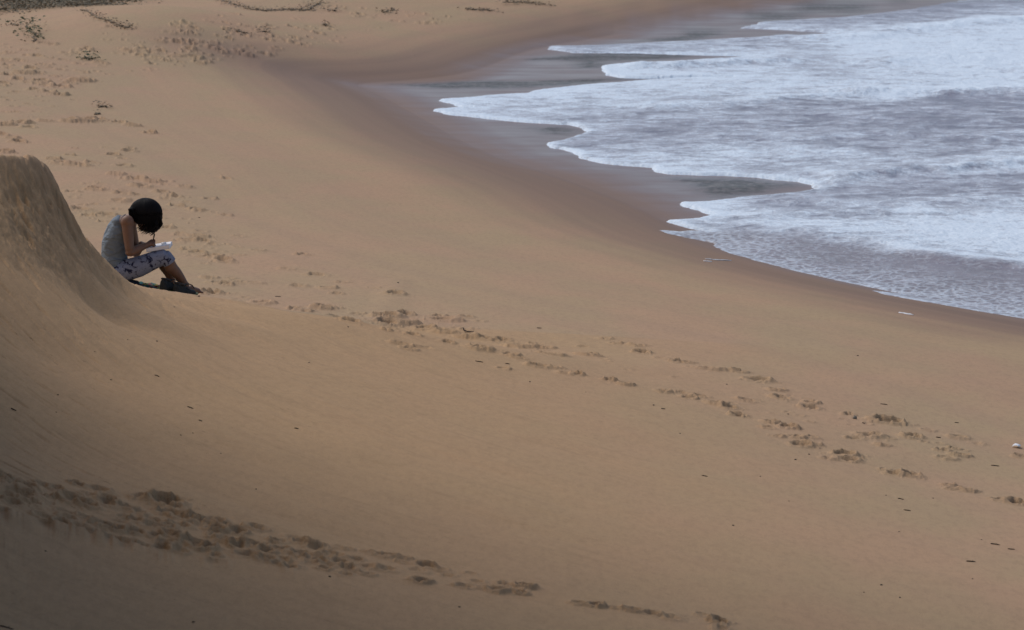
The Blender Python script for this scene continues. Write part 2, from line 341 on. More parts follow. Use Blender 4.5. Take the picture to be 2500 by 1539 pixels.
# ------------------------------------------------------------------ materials
class NT:
    def __init__(s, name):
        s.m = bpy.data.materials.new(name); s.m.use_nodes = True; s.t = s.m.node_tree; s.n = s.t.nodes
        s.b = s.n['Principled BSDF']; s.out = s.n['Material Output']
    def link(s, a, b): s.t.links.new(a, b)
    def attr(s, name):
        n = s.n.new('ShaderNodeAttribute'); n.attribute_name = name; return n
    def noise(s, vec, scale, detail=3, rough=.5, dist=0):
        n = s.n.new('ShaderNodeTexNoise'); n.inputs['Scale'].default_value = scale; n.inputs['Detail'].default_value = detail
        n.inputs['Roughness'].default_value = rough; n.inputs['Distortion'].default_value = dist
        if vec is not None: s.link(vec, n.inputs['Vector'])
        return n.outputs['Fac']
    def mapr(s, v, a, b, c=0, d=1):
        n = s.n.new('ShaderNodeMapRange'); n.inputs[1].default_value = a; n.inputs[2].default_value = b; n.inputs[3].default_value = c; n.inputs[4].default_value = d
        s.link(v, n.inputs[0]); return n.outputs[0]
    def math(s, op, a, b=None, c=None):
        n = s.n.new('ShaderNodeMath'); n.operation = op
        for i, q in enumerate((a, b, c)):
            if q is None: continue
            if isinstance(q, (int, float)): n.inputs[i].default_value = q
            else: s.link(q, n.inputs[i])
        return n.outputs[0]
    def mix(s, f, a, b):
        n = s.n.new('ShaderNodeMix'); n.data_type = 'RGBA'
        for i, q in ((0, f), (6, a), (7, b)):
            if isinstance(q, (int, float)): n.inputs[i].default_value = q
            elif isinstance(q, tuple): n.inputs[i].default_value = (*q, 1)
            else: s.link(q, n.inputs[i])
        return n.outputs[2]
    def bump(s, h, strength=.5, dist=.01, normal=None):
        n = s.n.new('ShaderNodeBump'); n.inputs['Strength'].default_value = strength; n.inputs['Distance'].default_value = dist
        s.link(h, n.inputs['Height'])
        if normal is not None: s.link(normal, n.inputs['Normal'])
        return n.outputs[0]
    def vmul(s, v, x, y, z):
        n = s.n.new('ShaderNodeVectorMath'); n.operation = 'MULTIPLY'; s.link(v, n.inputs[0]); n.inputs[1].default_value = (x, y, z); return n.outputs[0]
    def set(s, k, v):
        i = s.b.inputs[k]
        if hasattr(v, 'default_value') or hasattr(v, 'links'): s.link(v, i)
        elif isinstance(v, tuple): i.default_value = (*v, 1)
        else: i.default_value = v
def pos(t):
    g = t.n.new('ShaderNodeNewGeometry'); return g.outputs['Position']
def objc(t):
    g = t.n.new('ShaderNodeTexCoord'); return g.outputs['Object']
def simple(name, col, rough=.8, var=.25, scale=30, bump=0, spec=.3):
    t = NT(name); v = objc(t); n = t.noise(v, scale, 3)
    a = tuple(c*(1-var) for c in col); b = tuple(min(1, c*(1+var)) for c in col)
    t.set('Base Color', t.mix(n, a, b)); t.set('Roughness', rough); t.set('Specular IOR Level', spec)
    if bump: t.set('Normal', t.bump(n, .6, bump))
    return t.m

def sand_material():
    t = NT('sand'); P = pos(t); fl = t.attr('flow').outputs['Vector']; shv = t.attr('shorevec').outputs['Vector']
    W = t.attr('wet').outputs['Fac']; F = t.attr('film').outputs['Fac']; D = t.attr('dark').outputs['Fac']; N = t.attr('near').outputs['Fac']; L = t.attr('loose').outputs['Fac']; SP = t.attr('steep').outputs['Fac']
    c0 = (.415, .288, .196)
    blot = t.noise(t.vmul(P, 1, .55, 1), .9, 3, .55)
    col = t.mix(t.mapr(blot, .38, .62), (.455, .298, .188), (.415, .306, .182))
    big = t.noise(t.vmul(P, 1, .5, 1), .22, 2)
    col = t.mix(t.math('MULTIPLY', t.mapr(big, .35, .65), .35), col, (.46, .312, .19))
    # fine flow streaks of dark grains on the near slope
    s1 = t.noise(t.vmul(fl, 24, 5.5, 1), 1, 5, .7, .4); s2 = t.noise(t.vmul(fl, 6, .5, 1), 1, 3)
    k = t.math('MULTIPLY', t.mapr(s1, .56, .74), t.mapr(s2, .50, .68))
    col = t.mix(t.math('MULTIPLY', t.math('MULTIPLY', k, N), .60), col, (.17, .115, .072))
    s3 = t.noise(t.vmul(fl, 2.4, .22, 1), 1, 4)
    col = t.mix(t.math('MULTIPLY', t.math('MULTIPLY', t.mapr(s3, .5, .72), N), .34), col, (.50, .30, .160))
    # long faint wash lines on the open beach
    w1 = t.noise(t.vmul(shv, 2.0, .10, 1), 1, 5, .6)
    col = t.mix(t.math('MULTIPLY', t.mapr(w1, .45, .7), .22), col, (.30, .215, .16))
    g3 = t.noise(t.vmul(P, 1, .4, 1), 22, 4, .75)
    col = t.mix(t.math('MULTIPLY', t.mapr(g3, .46, .70), .36), col, (.24, .165, .11))
    col = t.mix(t.math('MULTIPLY', N, .85), col, t.mix(t.mapr(g3, .4, .7), (.465, .302, .160), (.400, .258, .136)))
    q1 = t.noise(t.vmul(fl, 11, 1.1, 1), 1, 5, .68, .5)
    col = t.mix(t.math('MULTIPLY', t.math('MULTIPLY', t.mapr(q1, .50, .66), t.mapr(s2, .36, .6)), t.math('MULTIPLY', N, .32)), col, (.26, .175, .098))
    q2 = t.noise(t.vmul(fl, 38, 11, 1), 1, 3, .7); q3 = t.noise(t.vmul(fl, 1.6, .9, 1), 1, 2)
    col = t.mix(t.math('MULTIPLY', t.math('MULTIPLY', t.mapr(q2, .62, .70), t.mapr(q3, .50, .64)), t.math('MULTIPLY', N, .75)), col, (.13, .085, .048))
    grain = t.noise(P, 160, 2, .7)
    col = t.mix(t.math('MULTIPLY', t.mapr(grain, .35, .7), .45), col, (.24, .165, .11))
    g2 = t.noise(P, 45, 3, .6)
    col = t.mix(t.math('MULTIPLY', t.mapr(g2, .62, .72), .28), col, (.16, .11, .07))
    col = t.mix(t.math('MULTIPLY', L, .35), col, (.40, .275, .165))
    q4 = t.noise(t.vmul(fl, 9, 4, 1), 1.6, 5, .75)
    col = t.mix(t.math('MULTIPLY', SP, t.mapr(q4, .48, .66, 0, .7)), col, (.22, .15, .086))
    col = t.mix(t.math('MULTIPLY', W, .93), col, t.mix(t.mapr(w1, .3, .7), (.220, .146, .106), (.172, .115, .088)))
    fs = t.mapr(t.noise(t.vmul(P, .30, .8, 1), 1.5, 5, .6), .38, .60)
    F = t.math('MULTIPLY', F, t.math('ADD', .74, t.math('MULTIPLY', fs, .26)))
    col = t.mix(t.math('MULTIPLY', F, .8), col, (.165, .130, .140))
    rip = t.noise(t.vmul(P, 1.5, .7, 1), 6, 4, .6)
    rp2 = t.noise(t.vmul(P, 1, .5, 1), 9, 4, .7)
    col = t.mix(t.math('MULTIPLY', D, .90), col, t.mix(t.mapr(rp2, .45, .68), (.050, .049, .047), (.165, .145, .145)))  # dark reflections in the backwash, painted into the sand colour
    rough = t.math('SUBTRACT', .95, t.math('MULTIPLY', W, .25)); rough = t.math('SUBTRACT', rough, t.math('MULTIPLY', F, .42))
    t.set('Base Color', col); t.set('Roughness', rough)
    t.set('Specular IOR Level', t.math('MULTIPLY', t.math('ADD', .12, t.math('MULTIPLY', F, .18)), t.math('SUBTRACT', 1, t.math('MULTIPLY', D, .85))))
    dry = t.math('SUBTRACT', 1, W)
    h = t.math('MULTIPLY', t.math('ADD', t.math('MULTIPLY', grain, .5), g2), dry)
    b = t.bump(h, .35, .006)
    h2 = t.math('MULTIPLY', t.math('ADD', t.math('MULTIPLY', s1, t.mapr(s2, .35, .65)), t.math('MULTIPLY', s3, .5)), N)
    b = t.bump(h2, .30, .009, b)
    lump = t.noise(P, 60, 4, .7)
    b = t.bump(t.math('MULTIPLY', lump, L), .8, .015, b)
    b = t.bump(t.math('MULTIPLY', rip, t.math('ADD', t.math('MULTIPLY', D, 1.0), t.math('MULTIPLY', F, .12))), .8, .02, b)
    t.set('Normal', b)
    return t.m

me, _ = grid_mesh('sand', X, Y, Z)
along = X*.6+Y*.4
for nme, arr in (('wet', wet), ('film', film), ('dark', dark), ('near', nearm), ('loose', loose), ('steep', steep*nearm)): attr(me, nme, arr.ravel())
attr(me, 'flow', np.stack([rad.ravel(), arc.ravel(), np.zeros(rad.size)], 1), None, True)
attr(me, 'shorevec', np.stack([Dsh.ravel(), along.ravel(), np.zeros(rad.size)], 1), None, True)
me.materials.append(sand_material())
sand = bpy.data.objects.new('sand_ground', me); C.objects.link(sand); sand['kind'] = 'structure'
sand['label'] = 'tan sandy beach with footprints, sloping down to wet sand'

# ------------------------------------------------------------------ sea
foam_px = [(3300,1000),(2500,776),(2355,762),(2274,750),(2172,734),(2131,718),(2233,714),(2151,703),(2070,687),(2013,679),(1932,661),(1866,644),(1785,620),(1744,597),(1744,587),
 (1630,577),(1610,569),(1663,561),(1728,560),(1663,547),(1622,536),(1700,532),(1748,522),(1712,512),(1663,498),(1651,492),(1712,491),(1744,487),(1846,477),(1960,467),(1989,458),(1975,446),
 (1948,438),(1887,433),(1846,429),(1785,425),(1700,423),(1629,420),(1602,413),(1591,404),(1540,402),(1473,396),(1421,382),(1404,368),(1380,363),(1345,358),(1336,347),(1369,341),(1411,329),
 (1438,317),(1418,308),(1386,301),(1335,298),(1241,292),(1196,286),(1092,277),(1054,266),(1100,263),(1151,260),(1113,254),(1075,242),(1144,237),(1217,230),(1283,227),(1324,217),(1456,204),
 (1560,196),(1640,190),(1740,187),(1830,186),(1700,184),(1600,187),(1525,187),(1480,180),(1464,160),(1528,153),(1640,149),(1780,140),(1850,134),(1700,131),(1560,127),(1400,126),(1335,118),(1345,111),(1450,109),(1560,104),(1700,97),(1830,90),(1960,84),
 (2058,79),(1927,71),(1813,66),(1858,52),(1979,45),(2065,40),(2169,28),(2238,19),(2325,3),(2500,-20),(3200,-90),(5200,400)]
FOAM = wpoly(foam_px, ZW+.03)
wu = axis_mix([(-60,0,20),(0,830,760),(830,1000,20)])
wy1 = (HC-ZW)*FPX/(wu+500.0)
ws = np.concatenate([np.linspace(-.03, .165, 950, endpoint=False), np.geomspace(.165, 1.6, 50)])
wS, wY = np.meshgrid(ws, wy1); wX = wS*wY
sd = np.empty_like(wX); dse = np.empty_like(wX); gz = np.empty_like(wX)
for i in range(0, len(wy1), 120):
    sl_ = slice(i, i+120); sd[sl_] = sdist(wX[sl_], wY[sl_], FOAM); dse[sl_] = shore_d(wX[sl_], wY[sl_])
    gz[sl_] = land_z(wX[sl_], wY[sl_], dse[sl_])
edge_n = .10*fbm(wX*1.6, wY*1.1, 3, 201)+.05*fbm(wX*6, wY*4, 3, 203)
sde = sd+edge_n*sstep(1.2, 0, np.abs(sd))
# foam cover, from reference points (u, v, cover)
cov = [(1150,247,.8),(1300,235,.85),(1450,222,.8),(1600,210,.8),(1150,272,.75),(1300,265,.6),(1450,250,.72),(1400,285,.5),(1500,290,.5),(1600,250,.7),(1700,215,.8),(1700,262,.55),(1600,290,.38),
(1550,320,.3),(1450,340,.3),(1700,320,.3),(1500,370,.45),(1600,350,.35),(1600,390,.65),(1700,400,.72),(1800,380,.68),(1850,405,.55),(1800,345,.4),(1900,320,.3),(1850,280,.4),(1800,235,.75),(1900,210,.75),
(2000,230,.68),(2000,270,.35),(2100,225,.7),(1950,380,.55),(2050,400,.6),(1950,340,.4),(2050,320,.3),(2150,290,.22),(2300,265,.2),(2480,260,.25),(2300,310,.22),(2480,320,.3),(2200,350,.35),(2350,370,.35),
(2480,400,.68),(2350,410,.5),(2200,400,.5),(2060,440,.65),(2150,430,.45),(2000,470,.25),(2100,480,.22),(2250,470,.22),(2450,460,.28),(1850,500,.25),(1950,510,.35),(2100,520,.5),(2300,500,.45),(2480,510,.6),
(1690,500,.9),(1740,530,.85),(1800,520,.5),(1850,545,.75),(1950,560,.75),(2100,560,.85),(2250,545,.85),(2400,560,.95),(2480,620,.98),(2350,610,.95),(2200,595,.85),(2080,585,.75),
(1350,119,.42),(1500,116,.42),(1650,112,.5),(1750,112,.55),(1850,108,.5),(1500,165,1.0),(1550,170,.95),(1650,168,.8),(1750,160,.65),(1850,150,.6),(1900,180,.72),(1950,120,.6),(2000,150,.55),
(1900,60,.45),(2050,60,.35),(2200,30,.2),(2400,10,.2),(2250,45,.3),(2480,30,.45),(2150,80,.6),(2120,110,.92),(2220,110,.97),(2300,80,.9),(2450,60,.9),(2450,120,1.),(2300,150,.97),(2150,140,.75),(2050,180,.6),
(2200,180,.8),(2350,190,.95),(2450,210,.95),(2250,220,.85),(2150,205,.75),(2600,100,1.),(2700,400,.5),(2700,600,.9),(2700,250,.3),
(1660,555,.55),(1700,580,.5),(1800,605,.48),(1900,640,.5),(2000,665,.52),(2150,695,.52),(2300,740,.52),(2450,760,.52),(1800,575,.3),(1950,600,.2),(2100,625,.16),(2250,650,.14),(2400,675,.12),(2480,700,.2),
(1950,625,.36),(2100,655,.3),(2250,690,.3),(2400,720,.42),(2050,640,.15),(2350,660,.15),(2700,760,.4),(2700,680,.2)]
cu = np.array([c[0] for c in cov], float); cvv = np.array([c[1] for c in cov], float); cc = np.array([c[2] for c in cov])
PU, PV = project(wX, wY, np.full_like(wX, ZW))       # used once, to lay the reference points out on the sea
PUw = PU+50*fbm(wX*.5, wY*.22, 2, 211); PVw = PV+9*fbm(wX*.5, wY*.22, 2, 213)
num = np.zeros_like(wX); den = np.full_like(wX, 1e-9)
for a, b, c in zip(cu, cvv, cc):
    sv = 6+.022*max(b, 0); su = 50.
    q = np.exp(-.5*np.minimum((((PUw-a)/su)**2+((PVw-b)/sv)**2), 60))+1e-3/(1+((PUw-a)/su)**2+((PVw-b)/sv)**2)**2
    num += q*c; den += q
cover = num/den
lace = sstep(-14, 14, PVw-np.interp(PUw, [1500,1650,1700,1850,2050,2150,2350,2500,2800], [575,562,566,578,597,606,645,662,690]))*(PV > 540)
cover = cover+.45*np.exp(-((PVw-np.interp(PUw, [1990,2150,2350,2500,2800], [576,604,642,658,686])+6)/5.5)**2)*sstep(2080, 2300, PUw)
lace = lace
# bright rim along each front
rim = np.exp(-np.maximum(sd, 0)/.16)
rimw = np.where(PV > 575, .18, np.where((PV < 130), .15, .6))
cover = cover+rim*rimw
# wave relief
Hh = .012+.03*sstep(.3, 6, sd)
wz = Hh*fbm(wX*1.1, wY*.75, 4, 221, .6)
wz += .010*sstep(0, 1.5, sd)*fbm(wX*5, wY*3.2, 3, 223, .6)*(1-.6*lace)
bores = [([(1466,168),(1528,171),(1640,170),(1760,163),(1900,158)], .20, .30), ([(2120,236),(2250,236),(2400,234),(2600,236)], .18, .5), ([(1600,268),(1680,262),(1800,262),(1950,245),(2100,238)], .10, .3),
         ([(2700,395),(2500,405),(2350,420),(2150,432),(2060,447),(2010,458),(1950,470)], .16, .32), ([(2010,458),(1960,446),(1880,434),(1700,424),(1600,408)], .07, .15),
         ([(1960,100),(2100,100),(2200,85),(2400,60),(2600,50)], .16, .5), ([(2160,160),(2300,150),(2600,160)], .14, .5),
         ([(1760,600),(2000,645),(2300,700),(2600,730)], .0, .3), ([(1990,575),(2150,600),(2350,645),(2600,665)], .07, .3), ([(1700,330),(1900,350),(2100,330),(2400,345)], .05, .35),
         ([(1950,500),(2200,505),(2500,495)], .06, .3), ([(2050,290),(2300,300),(2600,300)], .05, .35), ([(1750,215),(2000,205),(2250,210)], .06, .4), ([(1850,540),(2050,530),(2400,525)], .05, .3)]
for pts, hh, wd in bores:
    if hh == 0: continue
    P = smooth_line(wpoly(pts), 4)
    dl = seg_dist(wX+.12*fbm(wX*1.5, wY, 2, 231), wY+.35*fbm(wX*1.3, wY*.6, 3, 233), P)
    yr_ = np.interp(wX, P[np.argsort(P[:,0]),0], P[np.argsort(P[:,0]),1])
    fr = wY < yr_
    prof = np.exp(-(dl/np.where(fr, wd*.8, wd*2.2))**2)
    wz += .5*hh*prof*(1+.5*fbm(wX*2.5, wY*1.4, 3, 237))
    if hh > .09: cover += .25*prof*sstep(-.5, .6, fbm(wX*1.6, wY, 2, 239)+.1)
zone = np.clip(sde/.10, 0, 1)
thick = .012*np.sqrt(zone)*(1-.55*lace)+.012*np.exp(-((sde-.10)/.10)**2)*(1-.8*lace)*sstep(120, 150, PV)
surf = np.maximum(ZW+.015, gz+.0)+thick+(wz+.02)*sstep(0, .8, sde)
wZ = np.where(sde > 0, surf, np.maximum(ZW, gz)-.02+np.maximum(sde, -.3)*.4)
tt = sstep(0, .03, sde); wZ = np.where(sde > 0, gz*(1-tt)+wZ*tt, np.minimum(gz+sde*.5, gz))
near_edge = (sd > -.35)
wm_, keep = grid_mesh('water', wX, wY, wZ, near_edge)
attr(wm_, 'cover', cover.ravel(), keep); attr(wm_, 'lace', lace.ravel(), keep); attr(wm_, 'edge', sstep(.12, .0, sde).ravel(), keep)
def sea_material():
    t = NT('sea'); P = pos(t); Cv = t.attr('cover').outputs['Fac']; La = t.attr('lace').outputs['Fac']; Ed = t.attr('edge').outputs['Fac']
    n1 = t.noise(t.vmul(P, .85, 1.1, 1), 1.3, 7, .66, .5)
    n2 = t.noise(t.vmul(P, .75, .80, 1), 6.0, 5, .62, .7)
    n3 = t.noise(t.vmul(P, 1, .8, 1), 26, 3, .6)
    nn = t.math('ADD', t.math('ADD', t.math('MULTIPLY', n1, .42), t.math('MULTIPLY', n2, .43)), t.math('MULTIPLY', n3, .15))
    foam = t.mapr(t.math('ADD', t.math('ADD', Cv, .05), t.math('MULTIPLY', t.math('SUBTRACT', nn, .5), 3.8)), .18, .92)
    # lace: cells of thin foam left on the backwash
    wv = t.n.new('ShaderNodeTexVoronoi'); wv.feature = 'DISTANCE_TO_EDGE'; wv.inputs['Scale'].default_value = 9
    dn = t.n.new('ShaderNodeTexNoise'); dn.inputs['Scale'].default_value = 8; t.link(P, dn.inputs['Vector'])
    av = t.n.new('ShaderNodeVectorMath'); av.operation = 'MULTIPLY_ADD'; t.link(dn.outputs['Color'], av.inputs[0]); av.inputs[1].default_value = (.16, .16, 0); t.link(t.vmul(P, 1, .75, 1), av.inputs[2])
    t.link(av.outputs[0], wv.inputs['Vector'])
    cell = t.mapr(wv.outputs['Distance'], .03, .30, 1, 0)
    lf = t.math('MULTIPLY', t.mapr(t.math('ADD', t.math('ADD', Cv, t.math('MULTIPLY', cell, .45)), t.math('MULTIPLY', t.math('SUBTRACT', n2, .5), .9)), .50, 1.1), .74)
    f = t.n.new('ShaderNodeMix'); t.link(La, f.inputs[0]); t.link(foam, f.inputs[2]); t.link(lf, f.inputs[3]); fo = f.outputs[0]
    wc = t.mix(t.mapr(n1, .35, .65), (.185, .190, .235), (.29, .295, .355))
    wc = t.mix(La, wc, t.mix(t.mapr(n1, .35, .65), (.175, .155, .17), (.235, .215, .245)))
    fc = t.mix(t.mapr(n3, .3, .7), (.55, .66, .76), (.73, .82, .90))
    t.set('Base Color', t.mix(fo, wc, fc)); t.set('Roughness', t.math('ADD', .38, t.math('MULTIPLY', fo, .45))); t.set('Specular IOR Level', t.math('SUBTRACT', .30, t.math('MULTIPLY', fo, .2)))
    h = t.math('ADD', t.math('MULTIPLY', n2, .9), t.math('MULTIPLY', n3, .35))
    b = t.bump(h, .7, .035); b = t.bump(fo, .5, .012, b)
    t.set('Normal', b)
    return t.m
wm_.materials.append(sea_material())
sea = bpy.data.objects.new('sea_water', wm_); C.objects.link(sea); sea['kind'] = 'structure'; sea['label'] = 'foaming shallow sea washing up the beach'

# ------------------------------------------------------------------ helpers for things
def tag(o, label, cat, group=None):
    o['label'] = label; o['category'] = cat
    if group: o['group'] = group
    return o
def link_mesh(name, me, mat, parent=None):
    me.materials.clear(); me.materials.append(mat)
    o = bpy.data.objects.new(name, me); C.objects.link(o)
    if parent is not None: o.parent = parent
    return o
def bm_obj(name, bm, mat, parent=None, smooth=True):
    me = bpy.data.meshes.new(name); bm.to_mesh(me); bm.free()
    if smooth: me.shade_smooth()
    return link_mesh(name, me, mat, parent)
def frame(d, hint=Vector((0,0,1))):
    d = d.normalized(); s = d.cross(hint)
    if s.length < 1e-3: s = d.cross(Vector((0,1,0)))
    s.normalize(); return d, s, s.cross(d)
def tube(bm, pts, rads, n=10, flat=1.0, hint=Vector((0,0,1))):
    """closed loft along pts; radii per point; flat squeezes the third axis"""
    pts = [Vector(p) for p in pts]; rings = []
    for i, p in enumerate(pts):
        d = (pts[min(i+1,len(pts)-1)]-pts[max(i-1,0)])
        d, s, u = frame(d, hint)
        r = rads[i]; rx, rz = (r if isinstance(r, tuple) else (r, r*flat))
        rings.append([bm.verts.new(p+s*rx*math.cos(2*math.pi*k/n)+u*rz*math.sin(2*math.pi*k/n)) for k in range(n)])
    for a, b in zip(rings, rings[1:]):
        for k in range(n): bm.faces.new((a[k], a[(k+1)%n], b[(k+1)%n], b[k]))
    bm.faces.new(rings[0][::-1]); bm.faces.new(rings[-1])
def capsule(bm, p, q, rp, rq, n=14, flat=1.0, hint=Vector((0,0,1))):
    p, q = Vector(p), Vector(q); d = (q-p); L = d.length
    if L < 1e-5: d = Vector((0,0,1))
    d = d.normalized(); pts, rs = [], []
    for k in range(5):
        a = math.pi/2*(1-k/4)*.97; pts.append(p-d*rp*math.sin(a)); rs.append(max(rp*math.cos(a), .001))
    for k in range(5):
        a = math.pi/2*(k/4)*.97; pts.append(q+d*rq*math.sin(a)); rs.append(max(rq*math.cos(a), .001))
    tube(bm, pts, rs, n, flat, hint)
def ellipsoid(bm, c, r, rot=None, n=20):
    m = Matrix.Translation(Vector(c)) @ ((rot or Matrix.Identity(3)).to_4x4()) @ Matrix.Diagonal((*r, 1))
    bmesh.ops.create_uvsphere(bm, u_segments=n, v_segments=n//2+2, radius=1, matrix=m)
def blob(name, bm, mat, parent, voxel=.006, smooth=4, factor=.5):
    """join overlapping closed shapes into ONE smooth skin"""
    me = bpy.data.meshes.new(name); bm.to_mesh(me); bm.free()
    o = bpy.data.objects.new(name, me); C.objects.link(o)
    m = o.modifiers.new('r', 'REMESH'); m.mode = 'VOXEL'; m.voxel_size = voxel; m.use_smooth_shade = True
    s = o.modifiers.new('s', 'SMOOTH'); s.iterations = smooth; s.factor = factor
    dg = bpy.context.evaluated_depsgraph_get(); dg.update()
    me2 = bpy.data.meshes.new_from_object(o.evaluated_get(dg), preserve_all_data_layers=False, depsgraph=dg)
    o.modifiers.clear(); o.data = me2; bpy.data.meshes.remove(me); me2.name = name
    me2.materials.clear(); me2.materials.append(mat); me2.shade_smooth()
    o.parent = parent; return o
def ground_at(u, v):
    x, y = drop_on(u, v); return x, y
def land_at(x, y):                                   # height of the built sheet, footprints included
    i = np.searchsorted(-ys, -y); s = x/y; j = np.searchsorted(ss, s)
    i = min(max(i, 1), nr-1); j = min(max(j, 1), nc-1)
    return float((Z[i,j]+Z[i-1,j]+Z[i,j-1]+Z[i-1,j-1])/4)

# ------------------------------------------------------------------ the reader
oy = float(PERS[1]); dxr, dzr = ray(279.4, 688)
ORG = Vector((float(dxr)*oy, oy, HC+float(dzr)*oy))
pr = bpy.data.objects.new('person', None); C.objects.link(pr); pr.location = ORG
tag(pr, 'dark haired person in grey tank top sitting by the sand bank, writing in a book', 'person')
KPX = 1462*290/(FPX/oy)/290*(FPX/oy)/ (FPX/oy)*1.0
PPM = FPX/oy*5.04
def Q(cx, cy, y=0.0):                                # side view point (enlarged photo) + depth in metres
    return Vector(((cx-400)/PPM, y, (1200-cy)/PPM/.988-.153*y))
skin = NT('skin'); v_ = objc(skin); n_ = skin.noise(v_, 18, 3)
skin.set('Base Color', skin.mix(n_, (.165, .090, .058), (.21, .118, .077))); skin.set('Roughness', .5); skin.set('Specular IOR Level', .35)
skin.set('Subsurface Weight', .08); skin.set('Subsurface Radius', (.01, .004, .002)) if False else None
skin = skin.m
hair_m = NT('hair'); hair_m.set('Base Color', (.006, .006, .008)); hair_m.set('Roughness', .6); hair_m.set('Specular IOR Level', .12); hair_m = hair_m.m
shirt_t = NT('tank_top'); v_ = objc(shirt_t)
wr = shirt_t.noise(shirt_t.vmul(v_, 2.5, 2.5, 7), 2.4, 2, .45, .8); kn = shirt_t.noise(v_, 160, 2)
shirt_t.set('Base Color', shirt_t.mix(kn, (.165, .20, .238), (.19, .23, .27))); shirt_t.set('Roughness', .95); shirt_t.set('Specular IOR Level', .1)
shirt_t.set('Normal', shirt_t.bump(wr, .9, .06)); shirt_m = shirt_t.m
trim_m = simple('shirt_trim', (.13, .155, .19), .9)
lg = NT('leggings'); v_ = objc(lg); n1 = lg.noise(v_, 21, 5, .66, .8); n2 = lg.noise(v_, 60, 3); n3 = lg.noise(v_, 9, 2)
c = lg.mix(n2, (.16, .185, .27), (.275, .31, .41)); c = lg.mix(lg.mapr(n1, .53, .59), c, (.015, .018, .05)); c = lg.mix(lg.mapr(n3, .70, .76), c, (.5, .30, .33))
lg.set('Base Color', c); lg.set('Roughness', .8); lg.set('Specular IOR Level', .2); leg_m = lg.m

# -- joints
hipN, hipF = Q(455,1085,-.085), Q(455,1085,.085)
kneeN, kneeF = Q(1050,893,-.085), Q(1005,880,.09)
ankN, ankF = Q(1300,1262,-.01), Q(1105,1235,.13)
shN, shF = Q(600,470,-.150), Q(585,470,.150)
elN, elF = Q(628,845,-.195), Q(640,850,.20)
wrN, wrF = Q(838,742,-.075), Q(735,722,.08)
neck, hd = Q(560,392,0), Q(795,365,0)
pelvis, waist, chest, upper = Q(425,1075), Q(400,900), Q(420,720), Q(480,520)
def torso(bm, g=0.0, top=True):
    tube(bm, [Q(420,1190), Q(425,1130), Q(415,1060), Q(405,960), Q(405,850), Q(415,740), Q(440,640), Q(475,540), Q(505,460), Q(530,420), Q(540,400)],
         [(.08+g,.06+g), (.150+g,.098+g), (.165+g,.110+g), (.150+g,.104+g), (.138+g,.100+g), (.140+g,.103+g), (.148+g,.100+g), (.150+g,.092+g), (.120+g,.070+g), (.075+g,.05+g), (.04,.03)], 24, 1, Vector((1,0,.3)))
FDIR = Vector((.62, 0, -.78))                          # where the face points
FUP = Vector((.78, 0, .62))                            # crown direction
FR = Matrix((FDIR, Vector((0,1,0)), FUP)).transposed()
b = bmesh.new()
torso(b, -.004)
ellipsoid(b, Q(440,1090,-.075), (.115,.10,.10)); ellipsoid(b, Q(440,1090,.075), (.115,.10,.10))
capsule(b, Q(540,455), Q(690,395), .052, .050)                                   # neck
ellipsoid(b, hd, (.092,.075,.105), FR)                                           # skull
ellipsoid(b, hd+FDIR*.045-FUP*.05, (.055,.052,.062), FR)                          # jaw and face
ellipsoid(b, hd+FDIR*.085-FUP*.098, (.022,.024,.018), FR)                         # chin
tube(b, [hd+FDIR*.090-FUP*.0, hd+FDIR*.103-FUP*.022, hd+FDIR*.112-FUP*.040, hd+FDIR*.095-FUP*.048], [.006,.009,.013,.008], 10)   # nose
tube(b, [hd+FDIR*.098-FUP*.068+Vector((0,-.022,0)), hd+FDIR*.108-FUP*.068, hd+FDIR*.098-FUP*.068+Vector((0,.022,0))], [.004,.008,.004], 8)
for s in (-1, 1):
    ellipsoid(b, hd+Vector((0,s*.078,0))-FUP*.012-FDIR*.005, (.018,.008,.030), FR)  # ear
    capsule(b, hd+FDIR*.088+FUP*.012+Vector((0,s*.018,0)), hd+FDIR*.080+FUP*.012+Vector((0,s*.045,0)), .007, .006)
for sh, el, wr_ in ((shN, elN, wrN), (shF, elF, wrF)):
    sgn = -1 if sh.y < 0 else 1
    capsule(b, Q(520,455,sgn*.07), sh, .05, .054); ellipsoid(b, sh, (.058,.052,.062))
    mid = (sh+el)/2
    tube(b, [sh+Vector((0,0,.02)), sh-Vector((0,0,.03)), mid, el+Vector((0,0,.03)), el, el-Vector((-.006,0,.026))], [.045,.052,.046,.039,.040,.022], 14)
    m2 = el.lerp(wr_, .35)
    tube(b, [el-(wr_-el).normalized()*.02, el, m2, el.lerp(wr_, .75), wr_], [.024,.037,.038,.028,.023], 14, 1, Vector((0,1,.3)))
